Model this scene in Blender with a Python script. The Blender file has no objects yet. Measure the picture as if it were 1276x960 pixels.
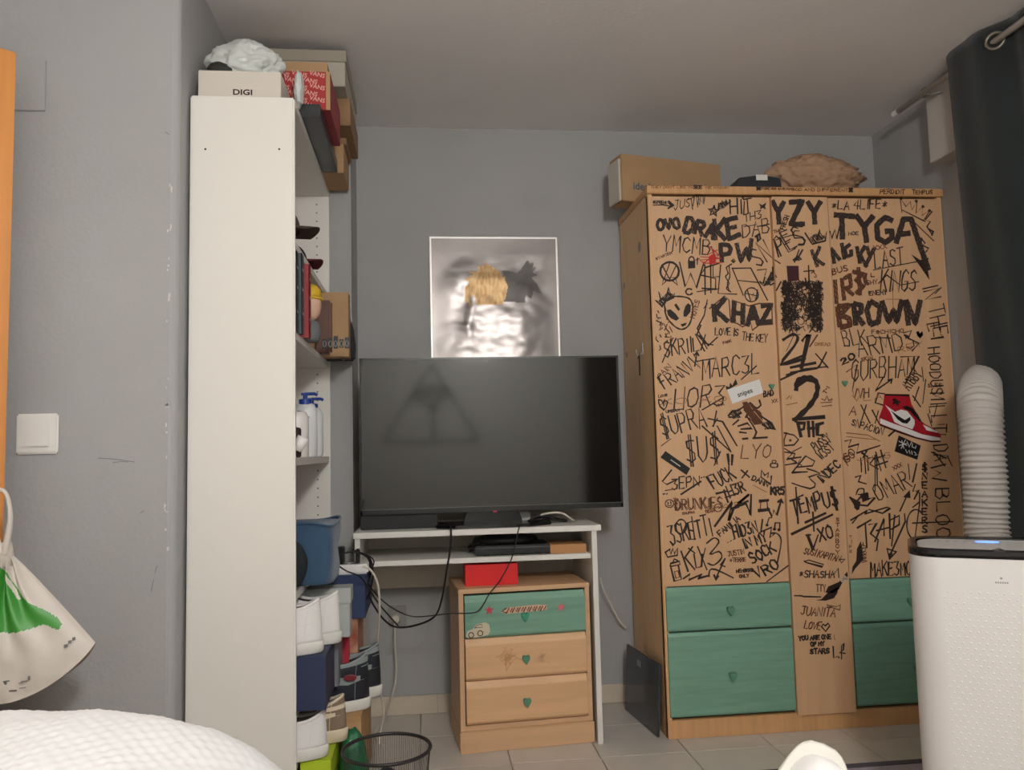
import bpy, bmesh, math, random
from mathutils import Vector, Matrix, noise
random.seed(7)
PI = math.pi
C = bpy.context.scene.collection

# ---------------------------------------------------------------- camera
CAM_H = 1.03
PITCH, YAW, ROLL, FPX = .0815, .109, -.0243, 1000.0
fw = Vector((math.sin(YAW)*math.cos(PITCH), math.cos(YAW)*math.cos(PITCH), math.sin(PITCH)))
rt0 = Vector((math.cos(YAW), -math.sin(YAW), 0)); up0 = rt0.cross(fw)
rt = math.cos(ROLL)*rt0 + math.sin(ROLL)*up0
up = -math.sin(ROLL)*rt0 + math.cos(ROLL)*up0
CP = Vector((0, 0, CAM_H))
cd = bpy.data.cameras.new('camera'); cam = bpy.data.objects.new('camera', cd); C.objects.link(cam)
cam.matrix_world = Matrix(((rt.x, up.x, -fw.x, 0), (rt.y, up.y, -fw.y, 0), (rt.z, up.z, -fw.z, CAM_H), (0, 0, 0, 1)))
cd.sensor_width = 36; cd.lens = 36*FPX/1276; cd.clip_start = .02
bpy.context.scene.camera = cam

# ---------------------------------------------------------------- light
sc = bpy.context.scene
sc.view_settings.view_transform = 'Standard'; sc.view_settings.look = 'None'
sc.view_settings.exposure = -0.10; sc.view_settings.gamma = 1
w = bpy.data.worlds.new('world'); sc.world = w; w.use_nodes = True
w.node_tree.nodes['Background'].inputs[0].default_value = (.75, .8, .9, 1)
w.node_tree.nodes['Background'].inputs[1].default_value = .06
LAMP = (.42, -.45); LAMP_STRENGTH = 165   # the globe of the pendant lamp below is the room's light

def px(x, y, ax, v):
    d = (x-638)/FPX*rt - (y-480)/FPX*up + fw
    return CP + d*((v-CP[ax])/d[ax])
def pY(x, y, Y): return px(x, y, 1, Y)

# ---------------------------------------------------------------- materials
def lin(c):
    return tuple(((v/255)/12.92 if v/255 <= .04045 else ((v/255+.055)/1.055)**2.4) for v in c) + (1,)
MC = {}
def mat(name, col, rough=.6, metal=0, var=0, vscale=6, stretch=(1, 1, 1), bump=0, bscale=60, emit=0, spec=.5, coat=0, sheen=0, alpha=1, trans=0, var2=None):
    if name in MC: return MC[name]
    m = bpy.data.materials.new(name); m.use_nodes = True; MC[name] = m
    nt = m.node_tree; b = nt.nodes['Principled BSDF']; L = nt.links.new
    c = lin(col); b.inputs['Base Color'].default_value = c; b.inputs['Roughness'].default_value = rough
    b.inputs['Metallic'].default_value = metal; b.inputs['Specular IOR Level'].default_value = spec
    b.inputs['Coat Weight'].default_value = coat; b.inputs['Sheen Weight'].default_value = sheen
    b.inputs['Alpha'].default_value = alpha; b.inputs['Transmission Weight'].default_value = trans
    if emit: b.inputs['Emission Color'].default_value = c; b.inputs['Emission Strength'].default_value = emit
    tc = nt.nodes.new('ShaderNodeTexCoord'); mp = nt.nodes.new('ShaderNodeMapping'); L(tc.outputs['Object'], mp.inputs[0])
    mp.inputs['Scale'].default_value = stretch
    if var:
        n = nt.nodes.new('ShaderNodeTexNoise'); n.inputs['Scale'].default_value = vscale; n.inputs['Detail'].default_value = 5
        L(mp.outputs[0], n.inputs['Vector'])
        r = nt.nodes.new('ShaderNodeValToRGB'); L(n.outputs['Fac'], r.inputs[0])
        r.color_ramp.elements[0].position = .3; r.color_ramp.elements[1].position = .7
        d2 = lin(var2) if var2 else tuple(x*(1-var) for x in c[:3])+(1,)
        r.color_ramp.elements[0].color = d2
        r.color_ramp.elements[1].color = tuple(min(1, x*(1+var*.5)) for x in c[:3])+(1,)
        L(r.outputs[0], b.inputs['Base Color'])
    if bump:
        n2 = nt.nodes.new('ShaderNodeTexNoise'); n2.inputs['Scale'].default_value = bscale; n2.inputs['Detail'].default_value = 4
        L(mp.outputs[0], n2.inputs['Vector'])
        bp = nt.nodes.new('ShaderNodeBump'); bp.inputs['Strength'].default_value = bump; bp.inputs['Distance'].default_value = .01
        L(n2.outputs['Fac'], bp.inputs['Height']); L(bp.outputs[0], b.inputs['Normal'])
    return m
def waffle(m, scale=70, strength=.5):
    nt = m.node_tree; b = nt.nodes['Principled BSDF']; L = nt.links.new
    tc = nt.nodes.new('ShaderNodeTexCoord'); h = []
    for ax in ('X', 'Y'):
        wv = nt.nodes.new('ShaderNodeTexWave'); wv.bands_direction = ax; wv.inputs['Scale'].default_value = scale
        wv.inputs['Distortion'].default_value = 2.5; wv.inputs['Detail Scale'].default_value = .6; L(tc.outputs['Object'], wv.inputs[0]); h.append(wv)
    a = nt.nodes.new('ShaderNodeMath'); a.operation = 'MULTIPLY'; L(h[0].outputs['Fac'], a.inputs[0]); L(h[1].outputs['Fac'], a.inputs[1])
    bp = nt.nodes.new('ShaderNodeBump'); bp.inputs['Strength'].default_value = strength; bp.inputs['Distance'].default_value = .01
    L(a.outputs[0], bp.inputs['Height']); L(bp.outputs[0], b.inputs['Normal'])

WALL = mat('wall_paint', (169, 169, 169), .75, var=.05, vscale=3, bump=.12, bscale=90)
CEIL = mat('ceiling_paint', (238, 235, 234), .8, var=.03, vscale=2, bump=.1, bscale=60)
TILE = [mat('floor_tile_%s' % n, c, .38, var=.06, vscale=9, var2=None) for n, c in (('a', (208, 200, 190)), ('b', (203, 196, 187)), ('c', (212, 203, 192)))]
GROUT = mat('grout', (172, 162, 152), .9)
BASE = mat('baseboard_tile', (206, 194, 176), .4, var=.06, vscale=14)
WHITE_LAM = mat('white_laminate', (232, 229, 222), .42)
WHITE_PL = mat('white_plastic', (236, 234, 230), .35)
WOODD = mat('door_pine_laminate', (214, 172, 132), .5, var=.07, vscale=5, stretch=(6, 6, .5))
WOODF = mat('frame_beech_laminate', (210, 162, 112), .5, var=.1, vscale=6, stretch=(9, 9, .6))
WOODS = mat('side_beech_laminate', (232, 190, 142), .5, var=.1, vscale=6, stretch=(9, 9, .5))
WOODC = mat('cabinet_beech', (214, 174, 134), .48, var=.1, vscale=5, stretch=(.8, 9, 9))
EDGE = mat('painted_gap_shade', (70, 40, 22), .8)  # shade in the gaps between fronts, put into the colour
GREEN = mat('green_stained_wood', (120, 164, 142), .5, var=.14, vscale=7, stretch=(.8, 9, 9))
GREEN2 = mat('green_heart_knob', (92, 144, 116), .45)
ORANGE = mat('orange_door_wood', (214, 140, 62), .5, var=.12, vscale=4, stretch=(8, 8, .5))
INK = mat('black_marker', (38, 22, 16), .6)
INKB = mat('brown_marker', (92, 52, 28), .7)
INKL = mat('faint_pencil', (150, 100, 62), .8)
INKR = mat('red_marker', (196, 40, 30), .6)
BLACK_PL = mat('black_plastic', (22, 22, 24), .35)
CORD = mat('black_cord', (24, 22, 22), .5)
WCORD = mat('white_cord', (214, 206, 194), .5)
CARD = mat('cardboard', (178, 144, 106), .85, var=.08, vscale=10)
CARD2 = mat('brown_cardboard', (148, 116, 84), .85, var=.08, vscale=10)
CARDG = mat('grey_carton', (176, 170, 156), .8, var=.04, vscale=8)

# ---------------------------------------------------------------- mesh building
class MB:
    def __init__(s): s.v = []; s.f = []; s.m = []
    def add(s, vs, fs, mi=0):
        o = len(s.v); s.v += [tuple(v) for v in vs]; s.f += [tuple(i+o for i in f) for f in fs]; s.m += [mi]*len(fs); return s
    def box(s, x0, y0, z0, x1, y1, z1, mi=0):
        vs = [(x, y, z) for z in (z0, z1) for y in (y0, y1) for x in (x0, x1)]
        return s.add(vs, [(0, 2, 3, 1), (4, 5, 7, 6), (0, 1, 5, 4), (2, 6, 7, 3), (0, 4, 6, 2), (1, 3, 7, 5)], mi)
    def prism(s, pts, axis, a, b, mi=0):   # polygon (2D) extruded along axis a..b
        n = len(pts); vs = []
        for t in (a, b):
            for p in pts:
                q = [p[0], p[1]]; q.insert(axis, t); vs.append(q)
        fs = [tuple(range(n-1, -1, -1)), tuple(range(n, 2*n))] + [(i, (i+1) % n, n+(i+1) % n, n+i) for i in range(n)]
        return s.add(vs, fs, mi)
    def tube(s, path, r, n=8, mi=0, cap=True, smooth=0):
        P = [Vector(p) for p in path]
        if smooth: P = spline(P, smooth)
        vs = []; fs = []; N = len(P)
        t = (P[1]-P[0]).normalized(); a = Vector((0, 0, 1)) if abs(t.z) < .9 else Vector((1, 0, 0)); u = t.cross(a).normalized()
        for i in range(N):
            t = (P[min(i+1, N-1)]-P[max(i-1, 0)]).normalized(); u = (u-t*u.dot(t)).normalized(); v = t.cross(u)
            rr = r(i/(N-1)) if callable(r) else r
            for k in range(n):
                an = 2*PI*k/n; vs.append(P[i]+(u*math.cos(an)+v*math.sin(an))*rr)
        for i in range(N-1):
            for k in range(n):
                k2 = (k+1) % n; fs.append((i*n+k, i*n+k2, (i+1)*n+k2, (i+1)*n+k))
        if cap: fs += [tuple(range(n-1, -1, -1)), tuple(range((N-1)*n, N*n))]
        return s.add(vs, fs, mi)
    def lathe(s, prof, cx=0, cy=0, n=24, mi=0, sx=1, sy=1):
        vs = []; fs = []; N = len(prof)
        for r, z in prof:
            for k in range(n):
                an = 2*PI*k/n; vs.append((cx+r*math.cos(an)*sx, cy+r*math.sin(an)*sy, z))
        for i in range(N-1):
            for k in range(n):
                k2 = (k+1) % n; fs.append((i*n+k, i*n+k2, (i+1)*n+k2, (i+1)*n+k))
        if prof[0][0] > 1e-5: fs.append(tuple(range(n-1, -1, -1)))
        if prof[-1][0] > 1e-5: fs.append(tuple(range((N-1)*n, N*n)))
        return s.add(vs, fs, mi)
    def grid(s, fn, nu, nv, mi=None, closed=False):
        vs = [fn(i/nu, j/nv) for j in range(nv+1) for i in range(nu+1)]
        o = len(s.v); s.v += [tuple(v) for v in vs]
        for j in range(nv):
            for i in range(nu):
                a = j*(nu+1)+i
                s.f.append((o+a, o+a+1, o+a+nu+2, o+a+nu+1)); s.m.append(mi((i+.5)/nu, (j+.5)/nv) if callable(mi) else (mi or 0))
        return s
    def xf(s, M): s.v = [tuple(M @ Vector(v)) for v in s.v]; return s
def spline(P, k):
    out = []; n = len(P)
    for i in range(n-1):
        a, b, c, d = P[max(i-1, 0)], P[i], P[i+1], P[min(i+2, n-1)]
        for j in range(k):
            t = j/k
            out.append(.5*((2*b)+(c-a)*t+(2*a-5*b+4*c-d)*t*t+(3*b-a-3*c+d)*t**3))
    out.append(P[-1]); return out
def build(name, mb, mats, parent=None, world=False, smooth=False, bevel=0, solid=0, sub=0, kind=None, label=None):
    me = bpy.data.meshes.new(name); me.from_pydata(mb.v, [], mb.f)
    if not isinstance(mats, (list, tuple)): mats = [mats]
    for m in mats: me.materials.append(m)
    me.polygons.foreach_set('material_index', mb.m)
    bm = bmesh.new(); bm.from_mesh(me); bmesh.ops.remove_doubles(bm, verts=bm.verts, dist=1e-6)
    if solid == 0: bmesh.ops.recalc_face_normals(bm, faces=bm.faces)
    if bevel: bmesh.ops.bevel(bm, geom=bm.edges[:], offset=bevel, segments=2, affect='EDGES', clamp_overlap=True)
    bm.to_mesh(me); bm.free()
    if world and parent is not None: me.transform(world_of(parent).inverted())
    if smooth: me.polygons.foreach_set('use_smooth', [True]*len(me.polygons))
    o = bpy.data.objects.new(name, me); C.objects.link(o)
    if parent is not None: o.parent = parent
    if solid: md = o.modifiers.new('t', 'SOLIDIFY'); md.thickness = solid; md.offset = 0
    if sub: md = o.modifiers.new('s', 'SUBSURF'); md.levels = sub; md.render_levels = sub
    if kind: o['kind'] = kind
    if label: o['label'] = label
    return o
def world_of(o):
    M = o.matrix_basis.copy()
    if o.parent: M = world_of(o.parent) @ M
    return M
def thing(name, label, cat, loc=(0, 0, 0), rz=0, group=None):
    o = bpy.data.objects.new(name, None); C.objects.link(o); o.location = loc; o.rotation_euler = (0, 0, rz); o.empty_display_size = .05
    o['label'] = label; o['category'] = cat
    if group: o['group'] = group
    return o
def tag(o, label, cat, group=None, kind=None):
    o['label'] = label; o['category'] = cat
    if group: o['group'] = group
    if kind: o['kind'] = kind
    return o
def B(*a): return MB().box(*a)
def struct(name, mb, m, parent=None, **k): return build(name, mb, m, parent, kind='structure', **k)
def text_mesh(name, s, size, M, m, parent=None, ext=.0002, sx=1, world=True, bold=0, spacing=1):
    cu = bpy.data.curves.new(name, 'FONT'); cu.body = s; cu.size = size; cu.align_x = 'CENTER'; cu.align_y = 'CENTER'; cu.extrude = ext; cu.offset = bold
    cu.space_character = spacing; cu.resolution_u = 3
    t = bpy.data.objects.new('tmp', cu); C.objects.link(t); bpy.context.view_layer.update()
    me = bpy.data.meshes.new_from_object(t); bpy.data.objects.remove(t); bpy.data.curves.remove(cu)
    me.transform(M @ Matrix.Diagonal((sx, 1, 1, 1)))
    if world and parent is not None: me.transform(world_of(parent).inverted())
    me.materials.clear(); me.materials.append(m)
    o = bpy.data.objects.new(name, me); C.objects.link(o); o.parent = parent; return o
def face_y(x, y, z, rot=0, tilt=0):   # text frame facing -Y
    return Matrix.Translation((x, y, z)) @ Matrix.Rotation(tilt, 4, 'Z') @ Matrix.Rotation(rot, 4, 'Y') @ Matrix.Rotation(PI/2, 4, 'X')

# ================================================================ SETTING
YB, XR, ZC = 3.30, 2.012, 2.395
YN = 2.13; XN = -.632; YF = 3.03; XF = -.268; XL = -1.70; Y0 = -1.7
fl = struct('floor', B(XL-.1, Y0-.1, -.10, XR+.1, YB+.1, -.008), GROUT)
k = 0; tp = .3003; tmesh = {}
y = 3.33
while y > .9:
    x = XL - .063
    x = 1.166-9*tp - .9
    while x < XR:
        xa, xb, ya, yb = max(x, XL), min(x+tp, XR), max(y-tp, .9), min(y, YB)
        if xb-xa > .02 and yb-ya > .02:
            mb = B(xa+.0015, ya+.0015, -.008, xb-.0015, yb-.0015, 0)
            build('tile', mb, TILE[random.randrange(3)], fl, bevel=.0012)
        x += tp
    y -= tp
struct('ceiling', B(XL-.1, Y0-.1, ZC, XR+.1, YB+.1, ZC+.1), CEIL)
wb = struct('wall_back', B(XF-.2, YB, 0, XR+.1, YB+.1, ZC), WALL)
struct('wall_right', B(XR, Y0, 0, XR+.1, YB, ZC), WALL)
struct('wall_left', B(XL-.1, Y0, 0, XL, YN+.1, ZC), mat('rear_wall_paint', (196, 196, 190), .75))
wrr = struct('wall_rear', B(XL-.1, Y0-.1, 0, XR+.1, Y0, ZC), mat('rear_wall_paint', (196, 196, 190), .75, bump=.1, bscale=90))
# near partition with a rounded, chipped corner bead
pts = [(XL, YN), (XN-.02, YN)] + [(XN-.02+.02*math.sin(a), YN+.02-.02*math.cos(a)) for a in (PI/8, PI/4, 3*PI/8, PI/2)] + [(XN, YF), (XN-.1, YF), (XN-.1, YN+.1), (XL, YN+.1)]
wn = struct('wall_near_left', MB().prism(pts, 2, 0, ZC), WALL)
CHIP = mat('bare_plaster', (206, 204, 200), .9)
mb = MB()
for i in range(26):
    z = random.uniform(.75, 1.75); xx = XN-.022+random.uniform(-.004, .006); h = random.uniform(.002, .007); wd = random.uniform(.001, .003)
    mb.prism([(xx-wd, z-h), (xx+wd, z-h*.6), (xx+wd*.7, z+h), (xx-wd*.8, z+h*.7)], 1, YN-.0006, YN+.002)
build('plaster_chip', mb, CHIP, wn, kind='stuff')
mb = MB()
for (x0, y0, x1, y1) in ((122, 571, 168, 576), (140, 577, 160, 576), (188, 738, 192, 722), (193, 715, 196, 705), (206, 165, 211, 168), (175, 640, 180, 637)):
    a, b = pY(x0, y0, YN-.0004), pY(x1, y1, YN-.0004); mb.tube([a, (a+b)/2+Vector((0, 0, .002)), b], .0007, 4)
build('scuff_mark', mb, mat('scuff', (112, 112, 114), .9), wn, kind='stuff')
struct('wall_column', B(XN-.1, YF, 0, XF, YB+.1, ZC), WALL, bevel=.006)
# painted junction plate high on the near wall
a = pY(0, 90, YN); b = pY(57, 139, YN)
o = struct('trim_1', B(a.x-.1, YN-.006, b.z, b.x, YN, b.z+.135), WALL, bevel=.0015)
# skirting tiles
bb = struct('baseboard_back', B(XF, YB-.008, 0, XR, YB, .068), GROUT)
x = XF
while x < XR-.02:
    x2 = min(x+.3003, XR); build('tile', B(x+.001, YB-.014, .001, x2-.001, YB-.004, .073), BASE, bb, bevel=.0015); x = x2
# cornice crack where ceiling meets the wall
mb = MB(); pp = [Vector((XF+.02+i*.05, YB-.002, ZC-.004+.003*noise.noise(Vector((i*.7, 0, 0))))) for i in range(10)]
mb.tube(pp, .0022, 5); build('plaster_ridge', mb, mat('pale_plaster', (196, 192, 186), .9), wb, kind='stuff')
# decal in the room behind the camera (seen in the television): triangle outline with a bare tree
mb = MB()
A_, B_, D_ = Vector((.07, Y0+.004, 1.86)), Vector((-.40, Y0+.004, 1.13)), Vector((.50, Y0+.004, 1.13))
for p, q in ((A_, B_), (B_, D_), (D_, A_)): mb.tube([p, q], .011, 5)
def branch(p, an, l, r, d):
    q = p+Vector((math.sin(an)*l, 0, math.cos(an)*l)); mb.tube([p, q], r, 4)
    if d:
        for da in (-.7, -.25, .25, .7): branch(q, an+da*random.uniform(.7, 1.3), l*.55, r*.6, d-1)
branch(Vector((.08, Y0+.006, 1.15)), 0, .26, .012, 3)
build('wall_decal', mb, mat('decal_black', (84, 84, 80), .7), wrr)
# dark doorway behind (right), reflected in the screen
DKB = mat('dark_wardrobe_door', (46, 32, 26), .6)
struct('door_2', B(1.50, Y0, 0, XR, Y0+.04, 2.1), DKB)

# open door at the far left
ddir = Vector((-.80, -.60, 0)).normalized(); E = pY(11, 330, 2.03); E.z = 0; rz = math.atan2(ddir.y, ddir.x)
dr = bpy.data.objects.new('door_1', None); C.objects.link(dr); dr.location = E; dr.rotation_euler = (0, 0, rz); dr['kind'] = 'structure'
struct('leaf', B(0, -.02, .008, .80, .02, 2.035), ORANGE, dr, bevel=.003)
HS = mat('brushed_metal', (150, 146, 140), .35, 1)
mb = MB().box(.035, .02, .93, .075, .026, 1.10); mb.tube([(.055, .02, 1.04), (.055, .065, 1.04), (.17, .07, 1.04)], .009, 8)
build('handle', mb, HS, dr, smooth=False)
# wall light switch
sw = thing('light_switch', 'square white light switch with one rocker on the grey wall at left', 'light switch', pY(48, 541, YN))
build('plate', B(-.0495, -.010, -.0505, .0495, 0, .0505), WHITE_PL, sw, bevel=.004)
build('rocker', B(-.031, -.0145, -.033, .031, -.009, .033), WHITE_PL, sw, bevel=.002)
# roller shutter box on the right wall
SH = mat('shutter_box_white', (196, 190, 184), .6)
tb = struct('trim_2', B(1.935, .9, 2.085, XR, 2.80, 2.375), SH, bevel=.003)
wd = struct('window_1', B(XR-.02, 1.0, .95, XR, 2.45, 2.085), mat('window_glass_dark', (40, 46, 56), .1))

# ceiling lamp (above the camera)
cl = thing('ceiling_lamp', 'round pendant lamp hanging from the ceiling', 'lamp', (LAMP[0], LAMP[1], ZC))
build('base', MB().lathe([(.05, 0), (.05, -.02), (.006, -.03), (.006, -.215), (.03, -.22)], n=24), WHITE_PL, cl)
build('shade', MB().lathe([(.03, -.218)]+[(.135*math.sin(a*PI/14), -.355+.135*math.cos(a*PI/14)) for a in range(2, 14)]+[(0, -.49)], n=32), mat('lamp_glow', (255, 252, 248), .5, emit=LAMP_STRENGTH), cl, smooth=True)

# ================================================================ BOOKCASE
BX0, BX1, BY0, BY1, BH = -.624, -.346, 2.20, 3.02, 2.02
bc = thing('bookcase', 'tall white bookcase standing side-on against the left wall recess', 'bookcase', (BX0, BY0, 0))
def bxp(name, *a, m=WHITE_LAM, **k): return build(name, B(*a), m, bc, world=True, bevel=k.pop('bevel', .0012), **k)
sp = bxp('side_panel', BX0, BY0, 0, BX1, BY0+.02, BH, bevel=.004)
mb = MB()
for q in ((256, 186), (348, 186)):
    p = pY(q[0], q[1], BY0); mb.lathe([(.0028, 0), (.0028, .0008)], n=10)
    n = 20; mb.v[-n:] = [(p.x+v[0], BY0-.0009+v[2], p.z+v[1]) for v in mb.v[-n:]]
build('screw_hole', mb, BLACK_PL, sp, world=True, kind='stuff')
bxp('side_panel', BX0, BY1-.02, 0, BX1, BY1, BH)
bxp('back_panel', BX0, BY0+.02, .06, BX0+.004, BY1-.02, BH-.02, bevel=0)
bxp('top_panel', BX0, BY0+.02, BH-.022, BX1, BY1-.02, BH)
bxp('plinth', BX1-.03, BY0+.02, 0, BX1-.014, BY1-.02, .06)
SZ = [.062, .225, .358, .665, 1.025, 1.372, 1.625]
for z in SZ: bxp('shelf', BX0+.004, BY0+.02, z-.022, BX1-.004, BY1-.02, z)
mb = MB(); z = .75
while z < 1.97:
    for xx in (BX1-.045,):
        mb.box(xx-.0025, BY1-.0212, z-.0025, xx+.0025, BY1-.0198, z+.0025)
    z += .032
build('peg_hole', mb, mat('peg_hole_grey', (120, 112, 104), .9), bc, world=True, kind='stuff')

# ---------------------------------------------------------------- organic helpers
def blob(name, c, r, m, parent=None, amp=.12, fr=3, seed=0, sub=4, flat=0, ridge=0, fn=None, world=False):
    bm = bmesh.new(); bmesh.ops.create_icosphere(bm, subdivisions=sub, radius=1)
    for v in bm.verts:
        d = v.co.normalized(); n = noise.noise(d*fr+Vector((seed*7.3, 0, 0)))*amp
        if ridge: n += ridge*(1-abs(noise.noise(d*fr*2.2+Vector((0, seed*3.1, 5)))*2.2))-ridge*.6
        v.co = d*(1+n)
        v.co = Vector((v.co.x*r[0], v.co.y*r[1], v.co.z*r[2]))
        if fn: v.co = fn(v.co)
        if flat and v.co.z < -r[2]*flat: v.co.z = -r[2]*flat+.002*noise.noise(d*9)
        v.co += Vector(c)
    me = bpy.data.meshes.new(name); bm.to_mesh(me); bm.free()
    if world and parent is not None: me.transform(world_of(parent).inverted())
    me.polygons.foreach_set('use_smooth', [True]*len(me.polygons)); me.materials.append(m)
    o = bpy.data.objects.new(name, me); C.objects.link(o); o.parent = parent; return o
def carton(name, label, x0, y0, z0, x1, y1, z1, m, rz=0, lid=0, cat='box', group=None, lidm=None, grow=.004):
    t = thing(name, label, cat, ((x0+x1)/2, (y0+y1)/2, z0), rz, group); a, b = (x1-x0)/2, (y1-y0)/2; h = z1-z0
    if lid:
        build('box_body', B(-a, -b, 0, a, b, h-.004), m, t, bevel=.0015)
        build('lid', B(-a-grow, -b-grow, h-lid, a+grow, b+grow, h), lidm or m, t, bevel=.0015)
    else:
        build('box_body', B(-a, -b, 0, a, b, h), m, t, bevel=.0015)
    return t

# ---------------------------------------------------------------- sneakers
def sneaker(name, label, loc, rz, L=.29, grow=1.0, um=None, sm=None, lm=None, high=0, group=None, panels=None, laces=True, tilt=0, swoosh=None, sole_h=.032):
    """x runs heel (0) to toe (L); z up"""
    t = thing(name, label, 'shoe', loc, rz, group)
    if tilt: t.rotation_euler = tilt
    W = .052
    def foot(a):     # footprint, a 0..1 round, 0 = heel centre back
        th = 2*PI*a; x = L/2-math.cos(th)*L/2
        u = x/L; wv = W*(.72+.30*math.sin(min(1, u*1.25)*PI*.62)-.12*max(0, u-.78)/.22)
        s = math.copysign(abs(math.sin(th))**(.62+.30*max(0, 1-u*3)), math.sin(th)) if abs(math.sin(th)) > 1e-6 else 0
        return x, s*wv
    N = 40
    mb = MB(); rings = []
    for z, g in ((0, .96), (.004, 1.0), (sole_h*.9, 1.02), (sole_h, .99)):
        g *= grow; rings.append([((foot(i/N)[0]-L/2)*g+L/2, foot(i/N)[1]*g, z+(.012*max(0, foot(i/N)[0]/L-.75)/.25 if z < .01 else 0)) for i in range(N)])
    vs = [v for r in rings for v in r]; fs = []
    for j in range(3):
        for i in range(N): fs.append((j*N+i, j*N+(i+1) % N, (j+1)*N+(i+1) % N, (j+1)*N+i))
    fs += [tuple(range(N-1, -1, -1)), tuple(range(3*N, 4*N))]
    mb.add(vs, fs); build('sole', mb, sm, t, smooth=True)
    ch = .075+high; ox, ow = L*.27, .034
    def up_(a, q):
        x, y = foot(a); x = (x-L/2)*.97+L/2; y *= .95
        th = 2*PI*a; tx = L*.045+ox*(1-math.cos(th))*.92 ; ty = ow*math.sin(th)
        front = (1-math.cos(th))/2
        s = q**(1.25+1.6*front); s2 = q**(1.2+high*6*(1-front))
        z = sole_h-.002+(ch+.015*(1-front)+.012*front-.0*q)*math.sin(q*PI/2)**(1.0+.2*front)*1
        z += -.022*q*q*math.sin(th)**2
        xx = x*(1-s)+tx*s; yy = y*(1-s2)+ty*s2
        toe = max(0, front-.55)/.45
        z -= toe*.012*math.sin(q*PI)
        return (xx, yy, z)
    mb = MB(); M = 16
    mb.grid(lambda u, v: up_(u, v), N, M, mi=(lambda u, v: panels(u, v)) if panels else 0)
    ums = um if isinstance(um, (list, tuple)) else [um]
    build('upper', mb, ums, t, smooth=True, solid=.003)
    mb = MB()
    def lin_(u, v):
        x, y, z = up_(u, 1); k_ = 1-.35*v
        return (L*.045+ox*.92+(x-L*.045-ox*.92)*k_, y*k_, z-.055*v)
    mb.grid(lin_, N, 4); mb.add([lin_(i/N, 1) for i in range(N)], [tuple(range(N))])
    build('lining', mb, lm, t, smooth=True)
    mb = MB(); mb.tube([up_(i/N, 1) for i in range(N+1)], .0045, 6, cap=False); build('collar_trim', mb, ums[-1] if len(ums) > 1 else ums[0], t, smooth=True)
    if laces:
        mb = MB()
        for i in range(5):
            q = .95-.13*i; a = .5; dx = .055
            p1, p2 = Vector(up_(a-dx, q)), Vector(up_(a+dx, q)); mid = Vector(up_(a, q))+Vector((0, 0, .005))
            p1.z += .003; p2.z += .003; mb.tube([p1, (p1+mid)/2+Vector((0, 0, .002)), mid, (p2+mid)/2+Vector((0, 0, .002)), p2], .0028, 5)
        build('laces', mb, ums[-1], t, smooth=True, kind='stuff')
    # heel seams
    mb = MB(); mb.tube([Vector(up_(a, .55))*1.0+Vector((-.0015, 0, 0)) for a in (.90, .94, .97, 1.0, .03, .06, .10)], .0016, 5)
    for q_ in (.30, .78): mb.tube([Vector(up_(a, q_))*1.0+Vector((0, .0012 if up_(a, q_)[1] > 0 else -.0012, .0)) for a in (.72, .76, .80, .84, .88, .92, .96, 1.0, .04, .08, .12, .16, .20, .24, .28)], .0011, 4)
    for a_ in (.87, .13): mb.tube([Vector(up_(a_, q_))+Vector((-.0008, .0010 if a_ < .5 else -.0010, 0)) for q_ in (.0, .15, .3, .45, .6, .78)], .0011, 4)
    build('seam', mb, ums[-1], t, kind='stuff')
    if swoosh: swoosh(t, up_)
    return t

def near_side_mark(mt, pts, q0=0):
    def f(t, up_):
        for sgn in (0, 1):
            mb = MB(); vs = []
            for a, q in pts:
                aa = a if sgn == 0 else 1-a
                p = Vector(up_(aa, q)); p.y += .0032 if p.y > 0 else -.0032; vs.append(p)
            n = len(vs)//2
            mb.add(vs, [(i, i+1, 2*n-2-i, 2*n-1-i) for i in range(n-1)])
            build('side_stripe', mb, mt, t, solid=.001)
    return f
SW = [(.10, .30), (.16, .26), (.22, .30), (.28, .42), (.28, .44), (.22, .42), (.16, .40), (.10, .38)]
SHW = mat('white_leather', (238, 236, 234), .5); SHW2 = mat('white_midsole', (226, 224, 218), .6)
LIN = mat('grey_lining', (120, 112, 108), .9); LIND = mat('dark_lining', (44, 36, 40), .9)
SHB = mat('navy_black_leather', (28, 30, 40), .5); SHG = mat('grey_leather', (142, 152, 152), .55); SHR = mat('red_leather', (120, 30, 40), .5)
SHT = mat('taupe_suede', (140, 120, 100), .9); SHC = mat('cream_rubber', (228, 212, 186), .6)

# contents standing on the floor / shelves at the open side of the bookcase
NAVY = mat('navy_box_card', (40, 50, 80), .6); NAVY2 = mat('blue_box_card', (46, 62, 98), .6); GREYB = mat('grey_box_card', (176, 180, 178), .6)

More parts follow.
